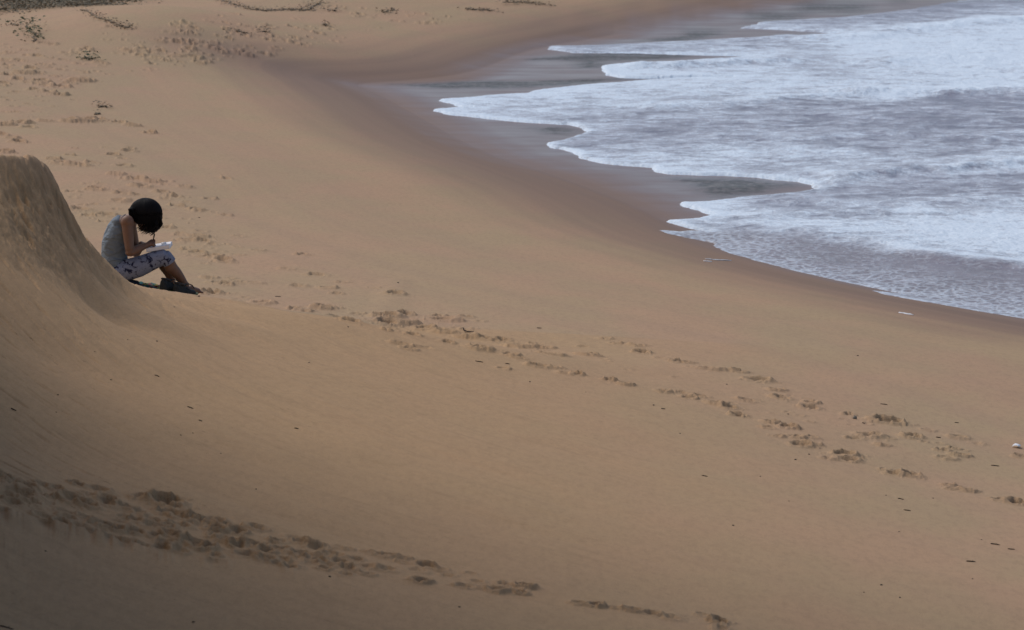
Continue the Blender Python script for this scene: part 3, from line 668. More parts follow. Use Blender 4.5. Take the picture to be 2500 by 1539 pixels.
def leg_shape(b, hip, knee, ank, g=0, toe=Vector((.5,.6,-.12)), whole=True):
    mid = hip.lerp(knee, .45)+Vector((0,0,-.012))
    tube(b, [hip-(knee-hip).normalized()*.04, hip, mid, hip.lerp(knee, .8), knee, knee+Vector((.022,0,-.012))], [.06+g,.088+g,.083+g,.066+g,.058+g,.036+g], 18, 1, Vector((0,1,0)))
    if whole:
        s = ank-knee
        tube(b, [knee-s*.03, knee+s*.12, knee+s*.35+Vector((-.014,0,-.004)), knee+s*.6, knee+s*.88, ank], [.045,.052,.057,.044,.032,.031], 16, 1, Vector((0,1,0)))
        td = toe.normalized()
        capsule(b, ank+Vector((-.015,-.01,-.035)), ank+td*.05+Vector((0,0,-.022)), .027, .034)
        capsule(b, ank+td*.05+Vector((0,0,-.028)), ank+td*.13+Vector((0,0,-.038)), .034, .026)
        side = td.cross(Vector((0,0,1))).normalized()
        for k in range(5):
            a0 = ank+td*.135+side*(k-2)*.0135+Vector((0,0,-.045)); L = (.050,.046,.040,.034,.028)[k]
            capsule(b, a0, a0+td*L+Vector((0,0,-.006)), .0105 if k else .013, .009 if k else .0115, 8)
leg_shape(b, hipN, kneeN, ankN, 0, Vector((.62,.72,-.10)))
leg_shape(b, hipF, kneeF, ankF, 0, Vector((.62,.72,-.10)))
# hands: near one holds the pen, far one steadies the page
PENP = Q(893,705,-.045); PENT = Q(915,628,-.075); penax = (PENT-PENP).normalized(); TIP = PENP-penax*.045
hN = wrN+(Q(880,722,-.05)-wrN)*1.0
capsule(b, wrN, wrN.lerp(hN, .45)+Vector((0,0,.004)), .022, .027, 12, .8); capsule(b, wrN.lerp(hN, .35), hN+Vector((0,.012,.006)), .027, .026, 12)
capsule(b, wrN.lerp(hN,.5)+Vector((0,-.012,-.004)), hN+Vector((-.004,-.02,-.008)), .022, .019, 12)
def finger(root, mids, rs):
    tube(b, [root]+mids, rs, 8)
gp = TIP+penax*.022
finger(hN+Vector((.002,.004,.018)), [hN+Vector((.026,.000,.026)), gp+Vector((.012,.006,.012)), gp+Vector((.002,.004,-.004))], [.011,.0105,.0095,.007])
finger(hN+Vector((.004,-.010,.012)), [hN+Vector((.030,-.014,.014)), gp+Vector((.014,-.008,.000)), gp+Vector((.000,-.004,-.010))], [.011,.0105,.0095,.007])
finger(hN+Vector((.004,-.022,.002)), [hN+Vector((.030,-.028,.000)), hN+Vector((.034,-.024,-.018)), hN+Vector((.018,-.016,-.024))], [.0105,.010,.009,.007])
finger(hN+Vector((.000,-.032,-.008)), [hN+Vector((.022,-.038,-.010)), hN+Vector((.024,-.032,-.024)), hN+Vector((.010,-.024,-.028))], [.0095,.009,.008,.006])
finger(hN+Vector((-.022,.014,.010)), [hN+Vector((.000,.024,.016)), gp+Vector((-.010,.012,.004)), gp+Vector((-.003,.006,-.004))], [.013,.012,.010,.008])
hF = Q(775,742,.055)
capsule(b, wrF, wrF.lerp(hF, .5), .021, .025, 12, .7); capsule(b, wrF.lerp(hF, .4), hF, .026, .025, 12, .6)
for k in range(4):
    r0 = hF+Vector((.004, -.018+.0135*k, .004)); L = (.055,.062,.058,.045)[k]
    finger(r0, [r0+Vector((L*.45,-.006,.006)), r0+Vector((L*.8,-.010,.002)), r0+Vector((L,-.012,-.008))], [.010,.0095,.0085,.007])
finger(hF+Vector((-.015,-.02,.0)), [hF+Vector((.006,-.036,.003)), hF+Vector((.028,-.042,.0)), hF+Vector((.036,-.043,-.003))], [.012,.011,.0095,.008])
body = blob('body', b, skin, pr, .0048, 3)
# eyes
for s in (-1, 1):
    b = bmesh.new(); ellipsoid(b, hd+FDIR*.083-FUP*.004+Vector((0,s*.031,0)), (.009,.012,.009), FR, 12); bm_obj('eye', b, simple('eye_white', (.6,.58,.55), .3), pr)
# tank top
b = bmesh.new()
torso(b, .012)
capsule(b, Q(470,470,-.10), Q(515,425,-.085), .046, .036); capsule(b, Q(470,470,.10), Q(515,425,.085), .046, .036)
ellipsoid(b, Q(470,1075), (.15,.165,.085), Matrix.Rotation(R(-8),3,'Y'))
top = blob('tank_top', b, shirt_m, pr, .006, 5)
tm = top.data; cut = bmesh.new(); cut.from_mesh(tm)                             # open arm holes, neckline and hem
hemp, hemn = Q(262,1005), Vector((.50, 0, 1)).normalized()
for vtx in list(cut.verts):
    p = vtx.co
    cx = p.x*PPM+400; cy = 1200-(p.z+.153*p.y)*.988*PPM
    hem = 1010+.30*(cx-262) if cx < 470 else 1072-.62*(cx-470)
    arm = abs(p.y) > .128 and ((cx-600)/115)**2+((cy-490)/135)**2 < 1
    nk = (cx > 500 and cy < 400) or (cx > 560 and cy < 440 and abs(p.y) < .08)
    if cy > hem or nk or (abs(p.y) > .105 and ((cx-612)/100)**2+((cy-485)/120)**2 < 1): cut.verts.remove(vtx)
bmesh.ops.smooth_vert(cut, verts=[v for v in cut.verts if v.is_boundary], factor=.5, use_axis_x=True, use_axis_y=True, use_axis_z=True)
cut.to_mesh(tm); cut.free(); tm.shade_smooth()
# leggings
b = bmesh.new()
ellipsoid(b, Q(440,1090,-.075), (.124,.108,.108)); ellipsoid(b, Q(440,1090,.075), (.124,.108,.108)); ellipsoid(b, Q(430,1110), (.12,.15,.09))
leg_shape(b, hipN, kneeN, ankN, .007, whole=False); leg_shape(b, hipF, kneeF, ankF, .007, whole=False)
for kn_, an_ in ((kneeN, ankN), (kneeF, ankF)):
    s = an_-kn_
    tube(b, [kn_-s*.08, kn_, kn_+s*.10, kn_+s*.20], [.056,.061,.062,.063], 18, 1, Vector((0,1,0)))
leggings = blob('leggings', b, leg_m, pr, .006, 4)
# neckline trim and arm-hole piping
for s in (-1,):
    b = bmesh.new(); pts = []
    for k in range(19):
        a = math.pi*(.62+1.0*k/18); pts.append(Q(612+100*math.cos(a), 485-120*math.sin(a), s*(.128+.035*math.sin(math.pi*k/18)-.02*(k/18))))
    tube(b, pts, [.005]*19, 6); bm_obj('armhole_trim', b, trim_m, pr)
# hair: a cap plus many locks that follow the skull and then hang
b = bmesh.new()
ellipsoid(b, hd+FUP*.012-FDIR*.010, (.108,.093,.122), FR, 24)
ellipsoid(b, Q(845,345), (.105,.090,.120)); ellipsoid(b, Q(690,350), (.070,.080,.085)); ellipsoid(b, Q(880,385), (.074,.078,.068)); ellipsoid(b, Q(750,405), (.070,.074,.066))
cap = blob('hair', b, hair_m, pr, .006, 4)
hr = random.Random(11)
b = bmesh.new()
hc = Q(805,350); hrx, hry, hrz = .142, .098, .130
def lock(a0, start, L, r, sway):
    """a0: azimuth round the vertical, start: polar angle from the top"""
    pts, rs = [], []; pol = start; p = None; n = 14; step = L/n; hang = False; d = Vector((0,0,-1))
    for k in range(n+1):
        if not hang:
            e = Vector((hc.x+hrx*math.sin(pol)*math.cos(a0), hc.y+hry*math.sin(pol)*math.sin(a0), hc.z+hrz*math.cos(pol)))
            if p is not None: d = (e-p).normalized()
            p = e; pol += step/.125
            if pol > math.pi*.56: hang = True
        else:
            d = (d+Vector((sway[0], sway[1], -.35))*.35).normalized(); p = p+d*step
        pts.append(p.copy()); t_ = k/n; rs.append(r*(.55+.6*t_ if t_ < .5 else max(.06, 1.6*(1-t_))*.9))
    tube(b, pts, rs, 5, .5)
for k in range(520):
    a0 = hr.uniform(-math.pi, math.pi); front = math.cos(a0)
    if front < -.5: L = hr.uniform(.16, .20)
    elif front < .2: L = hr.uniform(.20, .26)
    else: L = hr.uniform(.19, .325)
    if hr.random() < .12: L *= 1.07
    lock(a0, hr.uniform(.05, .7), L, hr.uniform(.0035, .0065), (-.42*max(front, 0)-.05+hr.uniform(-.10,.10), hr.uniform(-.10,.10)-.12*math.sin(a0)))
for k in range(90):                                   # wispy tips curling towards the chin
    y0 = hr.uniform(-.07,.07); c0 = hr.uniform(760,960); st_ = Q(c0, 440, y0)
    en = Q(c0-hr.uniform(20,95), hr.uniform(535, 622 if 800 < c0 < 910 else 575), y0); mid = st_.lerp(en, .5)+Vector((.018+hr.uniform(0,.012),0,-.006))
    if hr.random() < .15: en = en+Vector((-.012,0,-.008))
    tube(b, [st_, mid, en.lerp(mid,.35)+Vector((.003,0,-.004)), en], [.007,.006,.0045,.0012], 5, .8)
for k in range(170):                                  # nape and underside
    y0 = hr.uniform(-.085,.085); w0 = 1-.35*(y0/.085)**2; c0 = hr.uniform(575, 640); z0_ = 345+(1-w0)*60
    p0 = Q(680+hr.uniform(-20,40), 265+hr.uniform(0,40), y0*.8); p1 = Q(c0+22, 305, y0); p2 = Q(c0+35, 355+hr.uniform(0,20), y0); p3 = Q(c0+hr.uniform(50,95), hr.uniform(390,450), y0)
    tube(b, [p0, p1, p2, p3], [.0008,.005,.0045,.001], 6, .6)
for (ex_, ey_) in ((725,500),(748,528),(775,550),(795,572),(822,580),(842,600),(858,628),(880,606),(905,592),(930,572),(955,545),(975,515),(812,598),(868,590),(760,515),(790,540)):   # ragged clumps of the fringe
    for q_ in range(3):
        y0 = hr.uniform(-.06,.06); jx, jy = hr.uniform(-9,9), hr.uniform(-12,8); en = Q(ex_+jx, ey_+jy, y0); st_ = Q(min(ex_+75, 985)+jx, 400, y0); md = Q(min(ex_+62, 998)+jx, (400+ey_)/2+15, y0); m3 = Q(ex_+30+jx, ey_-22+jy, y0)
        tube(b, [st_, md, m3, en], [.010,.0085,.0058,.0008], 6, .6)
for k in range(26):                                   # stray hairs
    y0 = hr.uniform(-.08,.08); c0 = hr.uniform(700, 1000); st_ = Q(c0, 330, y0*.9); en = Q(c0+hr.uniform(-60,35), hr.uniform(540,640) if 760 < c0 < 930 else hr.uniform(470,540), y0)
    tube(b, [st_, st_.lerp(en,.5)+Vector((.02,0,0)), en], [.003,.0022,.0006], 4)
locks = bm_obj('hair_locks', b, hair_m, cap)
# -- pen
pen_m = simple('pen_black', (.012,.012,.014), .35)
pen = bpy.data.objects.new('pen', None); C.objects.link(pen); pen.location = ORG+TIP
tag(pen, "slim black pen in the person's right hand", 'pen')
b = bmesh.new(); tube(b, [penax*.012, penax*.03, penax*.125, penax*.13], [.0035,.0048,.0048,.003], 10); bm_obj('barrel', b, pen_m, pen)
b = bmesh.new(); tube(b, [Vector((0,0,0)), penax*.004, penax*.012], [.0006,.0015,.0033], 8); bm_obj('nib', b, simple('pen_metal', (.3,.3,.3), .3), pen)
b = bmesh.new(); tube(b, [penax*.088+Vector((.006,0,0)), penax*.13+Vector((.006,0,0))], [.0014,.0014], 6); bm_obj('clip', b, pen_m, pen)
# -- open book on the knees
paper = NT('paper'); v_ = objc(paper); pn = paper.noise(paper.vmul(v_, 1, 1, 60), 6, 2)
paper.set('Base Color', paper.mix(pn, (.74,.75,.78), (.84,.85,.88))); paper.set('Roughness', .75); paper = paper.m
bk = bpy.data.objects.new('book', None); C.objects.link(bk)
tag(bk, "thick open book with white pages lying across the person's knees", 'book')
A0 = Q(822,838,-.10); A1 = Q(1108,792,-.10)            # lower near edge
ex = (A1-A0); Lb = ex.length; ex.normalize(); ey = Vector((.06,1,.02)); ey = (ey-ex*ey.dot(ex)).normalized(); ez = ex.cross(ey)
if ez.z < 0: ez = -ez
bk.location = ORG+A0
def page_block(name, y0, y1, tn, tf, bulge, mat, x0=0.0, x1=None, lift=0.0):
    x1 = Lb if x1 is None else x1; b = bmesh.new(); n = 12; rows = []
    for i in range(n+1):
        t_ = i/n; y = y0+(y1-y0)*t_; h = tn+(tf-tn)*t_+bulge*math.sin(math.pi*t_)
        rows.append([b.verts.new(ex*x0+ey*y+ez*lift), b.verts.new(ex*x1+ey*y+ez*lift), b.verts.new(ex*x1+ey*y+ez*(h+lift)), b.verts.new(ex*x0+ey*y+ez*(h+lift))])
    for a, c_ in zip(rows, rows[1:]):
        for k in range(4): b.faces.new((a[k], a[(k+1)%4], c_[(k+1)%4], c_[k]))
    b.faces.new(rows[0]); b.faces.new(rows[-1][::-1]); bmesh.ops.recalc_face_normals(b, faces=b.faces)
    o = bm_obj(name, b, mat, bk, False); mo = o.modifiers.new('b', 'BEVEL'); mo.width = .0012; mo.segments = 2; mo.limit_method = 'ANGLE'; return o
page_block('page_block', .0, .125, .029, .020, .004, paper, lift=.003)
page_block('page_block', .1255, .25, .016, .022, .010, paper, lift=.003)
page_block('cover', -.003, .253, .0025, .0025, 0, simple('book_cover', (.55,.56,.60), .6), -.003, Lb+.003)
b = bmesh.new(); rows = []                              # one leaf rising over the gutter
for i in range(11):
    t_ = i/10; y = .128+.05*t_; z = .026+.018*math.sin(math.pi*min(t_*1.25,1)) 
    rows.append((b.verts.new(ex*.12*1.0+ey*y+ez*z), b.verts.new(ex*(Lb*.80)+ey*y+ez*z)))
for a, c_ in zip(rows, rows[1:]): b.faces.new((a[0], a[1], c_[1], c_[0]))
o = bm_obj('leaf', b, paper, bk); mo = o.modifiers.new('s', 'SOLIDIFY'); mo.thickness = .0015

# -- colourful cloth she sits on
cl = NT('cloth'); v_ = objc(cl); vo = cl.n.new('ShaderNodeTexVoronoi'); vo.inputs['Scale'].default_value = 24; cl.link(v_, vo.inputs['Vector'])
cr = cl.n.new('ShaderNodeValToRGB'); cr.color_ramp.interpolation = 'CONSTANT'; e = cr.color_ramp.elements
cols = [(.0,(.0,.12,.13)),(.22,(.03,.13,.02)),(.4,(.35,.36,.03)),(.55,(.22,.02,.02)),(.68,(.0,.10,.12)),(.82,(.30,.12,.02)),(.92,(.02,.02,.03))]
e[0].position = 0; e[0].color = (*cols[0][1],1); e[1].position = cols[1][0]; e[1].color = (*cols[1][1],1)
for p_, c_ in cols[2:]: q = e.new(p_); q.color = (*c_,1)
sp = cl.n.new('ShaderNodeSeparateColor'); cl.link(vo.outputs['Color'], sp.inputs[0]); cl.link(sp.outputs[0], cr.inputs[0]); cl.set('Base Color', cr.outputs[0]); cl.set('Roughness', .9)
def gz_(x, y): return land_at(x, y)
bx0 = ORG.x-.05; b = bmesh.new(); n1_, n2_ = 40, 24; gv = []
for j in range(n2_+1):
    row = []
    for i in range(n1_+1):
        x = bx0+.50*i/n1_; y = ORG.y-.17+.42*j/n2_
        x2 = x+.012*math.sin(j*.9); y2 = y+.012*math.sin(i*.7)
        row.append(b.verts.new((x2-ORG.x, y2-ORG.y, gz_(x2, y2)-ORG.z+.012+.006*math.sin(i*.8+j*.5)+.004*math.sin(i*1.9))))
    gv.append(row)
for j in range(n2_):
    for i in range(n1_): b.faces.new((gv[j][i], gv[j][i+1], gv[j+1][i+1], gv[j+1][i]))
towel = bm_obj('sarong', b, cl.m); towel.location = ORG; mo = towel.modifiers.new('s', 'SOLIDIFY'); mo.thickness = .006
tag(towel, 'green, teal, yellow and red patterned cloth under the seated person', 'cloth')
# -- dark bundle beside her hip
b = bmesh.new(); g0 = gz_(ORG.x+.22, ORG.y-.14)-ORG.z
capsule(b, (.12,-.14,g0+.045), (.235,-.15,g0+.026), .034, .022); capsule(b, (.10,-.11,g0+.05), (.20,-.10,g0+.04), .04, .03); capsule(b, (.235,-.15,g0+.03), (.26,-.155,g0+.02), .014, .008)
bun = blob('jacket', b, simple('navy_cloth', (.012,.018,.032), .8, .4, 40, .004), None, .006, 3); bun.location = ORG
tag(bun, 'crumpled dark navy jacket on the sand under her thigh', 'jacket')

# -- her trainers, off her feet and standing in front of them
up_m = simple('shoe_upper', (.020,.024,.026), .75, .5, 60, .003); so_m = simple('shoe_sole', (.035,.036,.034), .7, .3); mid_m = simple('shoe_midsole', (.10,.11,.035), .6, .3)
lace_m = simple('lace', (.03,.03,.032), .8)
def shoe(cx, cy, dep, yaw, label):
    r = bpy.data.objects.new('shoe', None); C.objects.link(r)
    p = ORG+Q(cx, cy, dep); r.location = (p.x, p.y, gz_(p.x, p.y)-.004); r.rotation_euler = (0, R(5), yaw)
    b = bmesh.new(); tube(b, [(-.085,0,.016),(-.05,0,.014),(.02,0,.012),(.09,0,.013),(.15,0,.02),(.178,0,.03)], [(.026,.014),(.040,.014),(.036,.013),(.047,.013),(.040,.012),(.016,.008)], 16, 1); bm_obj('sole', b, so_m, r)
    b = bmesh.new(); tube(b, [(-.090,0,.036),(-.05,0,.030),(.02,0,.027),(.09,0,.026),(.15,0,.032),(.182,0,.040)], [(.030,.013),(.045,.012),(.041,.011),(.051,.011),(.044,.011),(.018,.009)], 16, 1); bm_obj('midsole', b, mid_m, r)
    b = bmesh.new()
    capsule(b, (-.055,0,.055), (.03,0,.052), .040, .037); capsule(b, (.03,0,.048), (.125,0,.042), .040, .034, 14, .9); capsule(b, (-.062,0,.06), (-.066,0,.100), .036, .030); capsule(b, (-.02,0,.07), (.045,0,.075), .034, .026)
    capsule(b, (-.05,0,.09), (.0,0,.098), .031, .027)
    up = blob('upper', b, up_m, r, .005, 4)
    b = bmesh.new(); pts = [(-.03+.047*math.cos(a), .030*math.sin(a), .118+.012*math.cos(a*1)*-1+.006) for a in [k*math.pi/8 for k in range(17)]]
    tube(b, pts, [.0085]*17, 8); bm_obj('collar', b, lace_m, r)
    b = bmesh.new(); capsule(b, (.015,0,.10), (.036,0,.118), .022, .016, 12, .35, Vector((1,0,0))); bm_obj('tongue', b, up_m, r)
    b = bmesh.new()
    for k in range(4): tube(b, [(.03+.02*k,-.030,.086-.008*k), (.036+.02*k,0,.101-.009*k), (.03+.02*k,.030,.086-.008*k)], [.003]*3, 6)
    tube(b, [(.028,0,.112),(.05,-.03,.125),(.08,-.045,.108),(.098,-.05,.083)], [.0028]*4, 6); tube(b, [(.028,0,.112),(.055,-.022,.128),(.088,-.036,.114),(.102,-.046,.088)], [.0028]*4, 6)
    bm_obj('lace', b, lace_m, r)
    tag(r, label, 'shoe', 'pair of dark trainers beside her feet'); return r
shoe(1085, 1290, -.17, R(62), 'dark trainer nearer her hip, left one of the pair set down before her legs')
shoe(1258, 1325, -.18, R(50), 'dark trainer with loose lace in front of her bare foot, right one of the pair')

# ------------------------------------------------------------------ small bits lying on the sand
stick_m = simple('driftwood_dark', (.045,.032,.022), .85, .4, 80); peb_m = simple('pebble_dark', (.05,.042,.032), .7, .4, 60); leaf_m = simple('dead_leaf', (.07,.05,.03), .8, .4, 60)
green_m = simple('green_leaf', (.035,.065,.022), .7, .5, 40); dry_m = simple('dry_stem', (.22,.175,.12), .9, .3, 30); shell_m = simple('shell_white', (.72,.74,.76), .5, .12, 40); rock_m = simple('rock_grey', (.22,.20,.165), .9, .5, 25, .01)
def twig(u, v, w, ang=None, thick=None, label=None, group=None, bent=False):
    x, y = drop_on(u, v); x, y = float(x[0]), float(y[0]); L = w/(FPX/y); r = (thick or .10)*L*.5; r = min(max(r*.8, .0035), .015)
    a = ang if ang is not None else rr.uniform(-.5, .5); z0 = land_at(x, y); b = bmesh.new()
    pts = []
    for k in range(6):
        t_ = k/5-.5; px = t_*L*math.cos(a)+rr.uniform(-1,1)*r*.6; py = t_*L*math.sin(a)+rr.uniform(-1,1)*r*.8
        pts.append((px, py, land_at(x+px, y+py)-z0+r*.7+(abs(t_)*L*.35 if bent else 0)))
    tube(b, pts, [r*.6, r, r*1.05, r*.95, r*.9, r*.5], 7)
    if L > .05: tube(b, [pts[3], (pts[3][0]+L*.12, pts[3][1]+L*.2, pts[3][2]+r)], [r*.5, r*.25], 5)
    o = bm_obj('twig', b, stick_m); o.location = (x, y, z0); tag(o, label, 'twig', group); return o
def pebble(u, v, w, label=None, group=None, mat=None, name='pebble', cat='pebble', tall=.6):
    x, y = drop_on(u, v); x, y = float(x[0]), float(y[0]); r = max(w*.75/(FPX/y)*.5, .005); b = bmesh.new()
    bmesh.ops.create_icosphere(b, subdivisions=2, radius=r)
    for q in b.verts:
        k = 1+.28*math.sin(q.co.x/r*2.3+u)*math.cos(q.co.y/r*2.9+v)+rr.uniform(-.07,.07); q.co = Vector((q.co.x*k, q.co.y*k*.8, q.co.z*k*tall))
    o = bm_obj(name, b, mat or peb_m); o.location = (x, y, land_at(x, y)+r*tall*.4); tag(o, label, cat, group); return o
twig(1170,884,19,-.25,.16,'short thick black stick below the middle of the main footprint trail')
twig(679,725,15,-.1,.10,'thin dark stick lying just above the trail, right of the trainers')
twig(1239,889,11,-.1,.10,'small twig right of the thick black stick')
twig(464,996,15,-.3,.24,'stubby black stick alone on the shaded slope below the seated person')
twig(33,1001,15,.05,.12,'thin dark stick near the left edge on the shaded slope')
twig(383,918,13,-.2,.10,'slender twig above the stubby black stick on the slope')
twig(489,1028,10,-.2,.14,'tiny twig just below the stubby black stick on the slope')
twig(1619,999,11,-.2,.12,'twig lying under a footprint mound left of the right-hand trail')
twig(1720,1163,14,-.1,.14,'dark twig on open sand in the right foreground, left of centre of the streaks')
twig(2291,1069,13,-.05,.13,'dark twig among the footprint mounds near the right side')
twig(2430,1138,21,-.12,.13,'long dark stick on bare sand below the white shell')
twig(2336,1033,10,0,.10,'thin twig above the right-hand footprint mounds')
twig(2158,988,17,-.1,.08,'thin pale-brown twig above the grey stone')
twig(2199,1219,17,-.5,.10,'bent twig in a scatter of bits at the right foreground')
twig(2215,1247,18,-.15,.09,'curved twig, lowest of the scatter of bits at the right foreground')
twig(2429,1330,24,-.4,.18,'dark crooked twig at the lower right edge of the beach')
twig(2469,1342,18,-.1,.12,'small twig right of the dark crooked one at the lower right edge')
twig(2371,1372,22,.1,.20,'stubby twig left of the crooked ones at the lower right')
twig(15,1533,40,-.15,.08,'dark twig in the bottom left corner of the sand')
twig(1316,802,12,0,.12,'tiny twig on smooth sand above the main trail, left of the right-hand trail')
twig(724,1047,11,-.2,.12,'small twig on the bare slope right of the stubby black stick')
twig(2108,1034,7,-.3,.2,'tiny twig right below the grey stone')
pebble(2094,869,7,'lone dark pebble on smooth sand between the water and the right-hand trail')
pebble(972,691,6,'dark pebble on smooth sand above the dark mound right of the person')
pebble(1596,990,7,'dark pebble below the first mounds of the right-hand trail')
pebble(1790,1284,8,'round black pebble on the bare sand of the right foreground')
pebble(2151,1429,9,'black pebble near the bottom right of the beach')
pebble(2197,1460,8,'small pebble right below the black pebble near the bottom right')
pebble(1122,1483,8,'black pebble below the foreground footprints near the bottom middle')
pebble(805,1409,9,'black pebble just below the churned foreground trail')
pebble(111,1346,8,'small pebble below the foreground trail at the left')
pebble(1942,1123,8,'dark pebble under the big mounds of the right-hand trail')
pebble(1924,1012,6,'tiny pebble between the two lines of mounds at the right')
pebble(425,750,9,'dark flat leaf bit lying on the slope below the trainers', None, leaf_m, 'leaf', 'leaf', .25)
pebble(486,724,8,'tiny black pebble just below the right trainer')
pebble(472,1520,12,'small olive leaf bit at the bottom left of the sand', None, leaf_m, 'leaf', 'leaf', .3)
pebble(486,532,6,'small dark pebble right of the person\'s head')
pebble(2087,1023,15,'grey stone standing at the end of a footprint mound, right side', None, rock_m, 'stone', 'stone', .95)
# white shell
x, y = drop_on(2481,1093); x, y = float(x[0]), float(y[0]); b = bmesh.new(); n = 11; L = 22/(FPX/y)*.5
ctr = b.verts.new((-L,0,.004)); ring = []
for k in range(n):
    a = -1.1+2.2*k/(n-1); ring.append([b.verts.new((-L+2*L*t_*math.cos(a*.8), 2*L*t_*math.sin(a)*.9, .004+.016*math.sin(math.pi*t_*.8)+(.002 if k%2 else 0))) for t_ in (.35,.7,1.0)])
for a, c_ in zip(ring, ring[1:]):
    b.faces.new((ctr, a[0], c_[0])); b.faces.new((a[0], a[1], c_[1], c_[0])); b.faces.new((a[1], a[2], c_[2], c_[1]))
o = bm_obj('seashell', b, shell_m); o.location = (x, y, land_at(x, y)+.004); mo = o.modifiers.new('s', 'SOLIDIFY'); mo.thickness = .003
tag(o, 'white seashell on the sand at the right edge, above the long dark stick', 'shell')
# dark V of seaweed
x, y = drop_on(1140,812); x, y = float(x[0]), float(y[0]); b = bmesh.new()
tube(b, [(-.035,0,.045),(-.026,0,.02),(0,0,.010),(.04,.01,.006),(.06,.01,.008)], [(.004,.003),(.008,.005),(.008,.005),(.007,.004),(.002,.002)], 8); tube(b, [(-.01,0,.012),(-.02,-.03,.012)], [.004,.002], 6)
o = bm_obj('seaweed', b, simple('weed_black', (.012,.012,.016), .6)); o.location = (x, y, land_at(x, y)); tag(o, 'black scrap of seaweed sticking up beside the main footprint trail', 'seaweed')
# specks nothing tells apart
specks = [(471,1058,'dark speck just below the small twig under the stubby stick, right of another speck'),(441,1063,'dark speck left of the speck below the stubby stick'),
 (271,928,'dark speck left of the slender twig on the shaded slope'),(141,965,'lone speck between the left-edge stick and the slender twig'),(137,1007,'speck right of the left-edge stick, lower than the lone speck above it'),
 (180,836,'dark crumb high on the left slope, above a second crumb'),(231,859,'second dark crumb high on the left slope, right of and below the first'),(311,830,'dark crumb on the slope straight below the seated person'),
 (383,834,'dark crumb on the slope below the trainers'),(539,1108,'lone crumb on the bare slope between stubby stick and foreground trail'),(625,1195,'crumb just above the right part of the churned foreground trail'),
 (850,799,'tiny crumb tucked under the main trail, left of its dense middle'),(1294,933,'tiny crumb right of and below the thick black stick'),(754,886,'lone tiny crumb on smooth sand below the start of the main trail'),
 (1430,958,'tiny crumb on sand below the end of the main trail'),(1856,1164,'crumb on open sand below the big mounds, right of the foreground twig'),(1975,1110,'crumb touching the big mounds of the right-hand trail'),
 (1660,1059,'crumb on open sand left of the big mounds of the right-hand trail'),(1926,1224,'crumb under the dark pebble below the big mounds'),(2163,1210,'crumb at the left end of the scatter with the bent twig'),
 (2278,1217,'crumb right of the bent twig in the right foreground'),(2195,1299,'crumb on bare sand below the curved twig'),(2374,1414,'crumb below the stubby twig at the lower right'),(2396,1318,'crumb left of and above the crooked twig at the lower right edge'),
 (2109,1447,'crumb left of the black pebble near the bottom right'),(1774,939,'tiny crumb between the two mound trails at the right')]
for (u, v, lab) in specks: pebble(u, v, rr.uniform(4.5, 7), lab, 'crumbs of driftwood on the sand', rr.choice([peb_m, stick_m]), 'driftwood_crumb', 'driftwood crumb', .5)
# foam left stranded on the sand
foam_m = simple('foam_scrap', (.66,.68,.70), .9, .12, 30)
for pts, lab in (([(1722,633),(1745,635),(1785,637)], 'upper thin white line of foam stranded on the wet sand below the swash'), ([(1718,638),(1738,640)], 'short lower dash of foam stranded on the wet sand below the swash'),
                 ([(2195,764),(2230,770)], 'short streak of foam stranded below the swash near the right edge')):
    W_ = [drop_on(*p) for p in pts]; W_ = [(float(a[0]), float(c_[0])) for a, c_ in W_]; o0 = W_[0]; z0 = land_at(*o0); b = bmesh.new()
    L_ = smooth_line(W_, 6); rs = [.004+.02*math.sin(math.pi*(k+.5)/len(L_))*(1+.5*math.sin(k*2.1)) for k in range(len(L_))]
    tube(b, [(p[0]-o0[0], p[1]-o0[1], land_at(p[0], p[1])-z0+.003) for p in L_], [(max(q,.004), .006) for q in rs], 8)
    o = bm_obj('foam_streak', b, foam_m); o.location = (o0[0], o0[1], z0); tag(o, lab, 'foam')
# ---- creeping plants of the far beach
def plant(path, n, leafs, h, label, mat=green_m, group=None, stem=True, spread=.12, name='creeping_plant'):
    us = np.array([p[0] for p in path], float); vs = np.array([p[1] for p in path], float); xs, ys_ = drop_on(us, vs)
    P = smooth_line(np.stack([xs, ys_], 1), 8) if len(path) > 1 else np.array([[xs[0], ys_[0]]]*2)
    root = bpy.data.objects.new(name, None); C.objects.link(root); o0 = P[0]; z0 = land_at(*o0); root.location = (o0[0], o0[1], z0); tag(root, label, 'plant', group)
    if stem and len(path) > 1:
        b = bmesh.new(); tube(b, [(p[0]-o0[0]+rr.uniform(-.05,.05), p[1]-o0[1]+rr.uniform(-.1,.1), land_at(p[0], p[1])-z0+.015) for p in P], [.012]*len(P), 5); bm_obj('stem', b, dry_m, root)
    b = bmesh.new()
    for k in range(n):
        i = rr.random()*(len(P)-1); j = int(i); f = i-j; p = P[j]*(1-f)+P[min(j+1,len(P)-1)]*f
        clump = .35+.65*(math.sin(i*1.7+us[0])*.5+.5)
        if rr.random() > clump and len(path) > 1: continue
        x = p[0]+rr.gauss(0, spread); y = p[1]+rr.gauss(0, spread*1.6); z = land_at(x, y)+rr.uniform(0, 1)**1.3*h; s = leafs*rr.uniform(.6, 1.3)
        a, tl = rr.uniform(0, 6.28), rr.uniform(-.9, .9); m = Matrix.Translation((x-o0[0], y-o0[1], z-z0)) @ Matrix.Rotation(a, 4, 'Z') @ Matrix.Rotation(tl, 4, 'X')
        vs_ = [b.verts.new(m @ Vector(q)) for q in ((0,0,0),(s*.45,s*.30,s*.06),(s,0,0),(s*.45,-s*.30,s*.06))]; b.faces.new(vs_)
    bm_obj('leaves', b, mat, root, False); return root
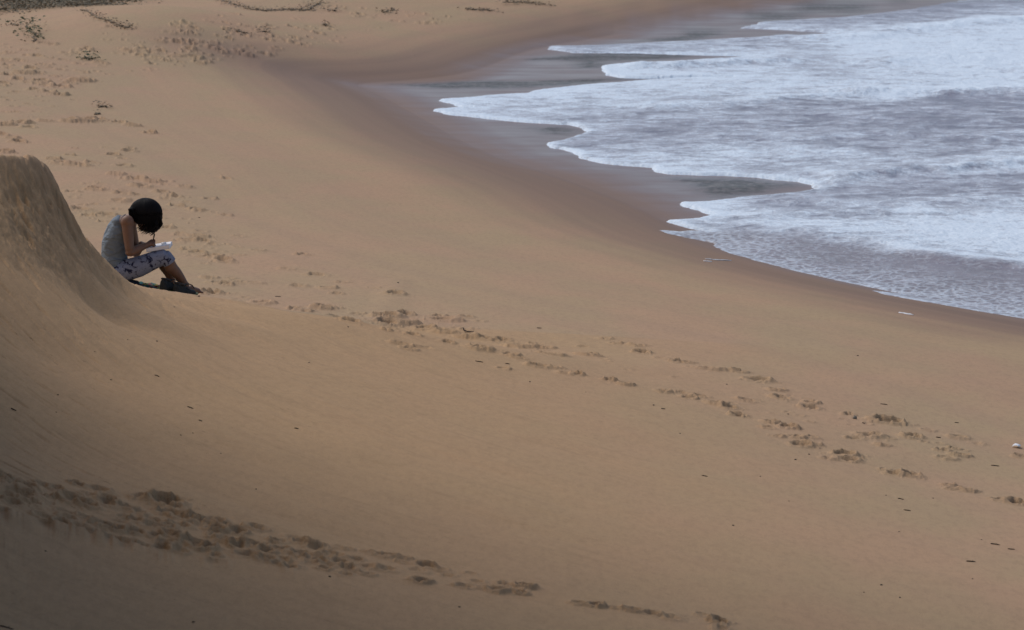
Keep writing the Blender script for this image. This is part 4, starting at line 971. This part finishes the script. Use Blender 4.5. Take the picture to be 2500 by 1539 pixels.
plant([(62,64),(72,78),(84,86),(82,104)], 260, .07, .30, 'green leafy sprig growing out of the far dune at the upper left', spread=.13)
plant([(204,143),(228,144)], 110, .06, .16, 'small green plant above the churned footprints, upper left', spread=.10)
plant([(30,60),(44,64)], 80, .06, .12, 'small dark tuft left of the green leafy sprig', dry_m, spread=.12)
plant([(246,262),(257,263)], 60, .05, .10, 'dark tuft standing on bare sand at the left, above the band of footprints', dry_m, spread=.07)
plant([(237,279),(239,280)], 24, .04, .07, 'tiny dark tuft just below the other tuft at the left', dry_m, spread=.03)
plant([(198,25),(230,40),(265,52),(300,66),(314,68)], 480, .05, .07, 'straggling dark runner creeping down the far dune, upper left', dry_m, spread=.10)
plant([(525,-4),(560,8),(600,20),(640,27),(700,25),(750,26),(765,16),(790,6)], 1100, .05, .07, 'long dark runner curving across the top of the far beach', simple('runner_leaf', (.20,.165,.125), .9, .4, 30), spread=.14)
plant([(-20,24),(60,20),(120,14),(200,13),(275,11)], 4200, .065, .12, 'dark green mat of creepers along the top left edge', simple('mat_leaf', (.19,.165,.115), .9, .5, 30), spread=.35)
plant([(-20,6),(80,2),(200,0),(330,0)], 3400, .07, .14, 'farthest mat of creepers behind the others at the top left edge', simple('mat_leaf', (.19,.165,.115), .9, .5, 30), spread=.4)
plant([(580,78),(600,82)], 60, .06, .06, 'scrap of dark weed left of the round tuft on the far beach', dry_m, spread=.12)
plant([(643,78),(650,80)], 60, .06, .10, 'round dark tuft on the far beach below the long runner', dry_m, spread=.08)
plant([(790,62),(797,63)], 50, .06, .12, 'dark tuft at the right end of the churned far sand', dry_m, spread=.07)
plant([(808,26),(820,28)], 70, .07, .10, 'dark tuft right of the end of the long runner', dry_m, spread=.12)
plant([(1140,24),(1165,25),(1210,27)], 160, .07, .05, 'line of dried weed on the far beach, lower of the two near the top middle', dry_m, spread=.12)
plant([(1230,12),(1290,8),(1330,14)], 240, .07, .06, 'line of dried weed on the far beach, upper of the two near the top middle', dry_m, spread=.16)
plant([(935,32),(960,26)], 110, .06, .06, 'patch of dried weed on the far beach, left of the two lines', dry_m, spread=.12)
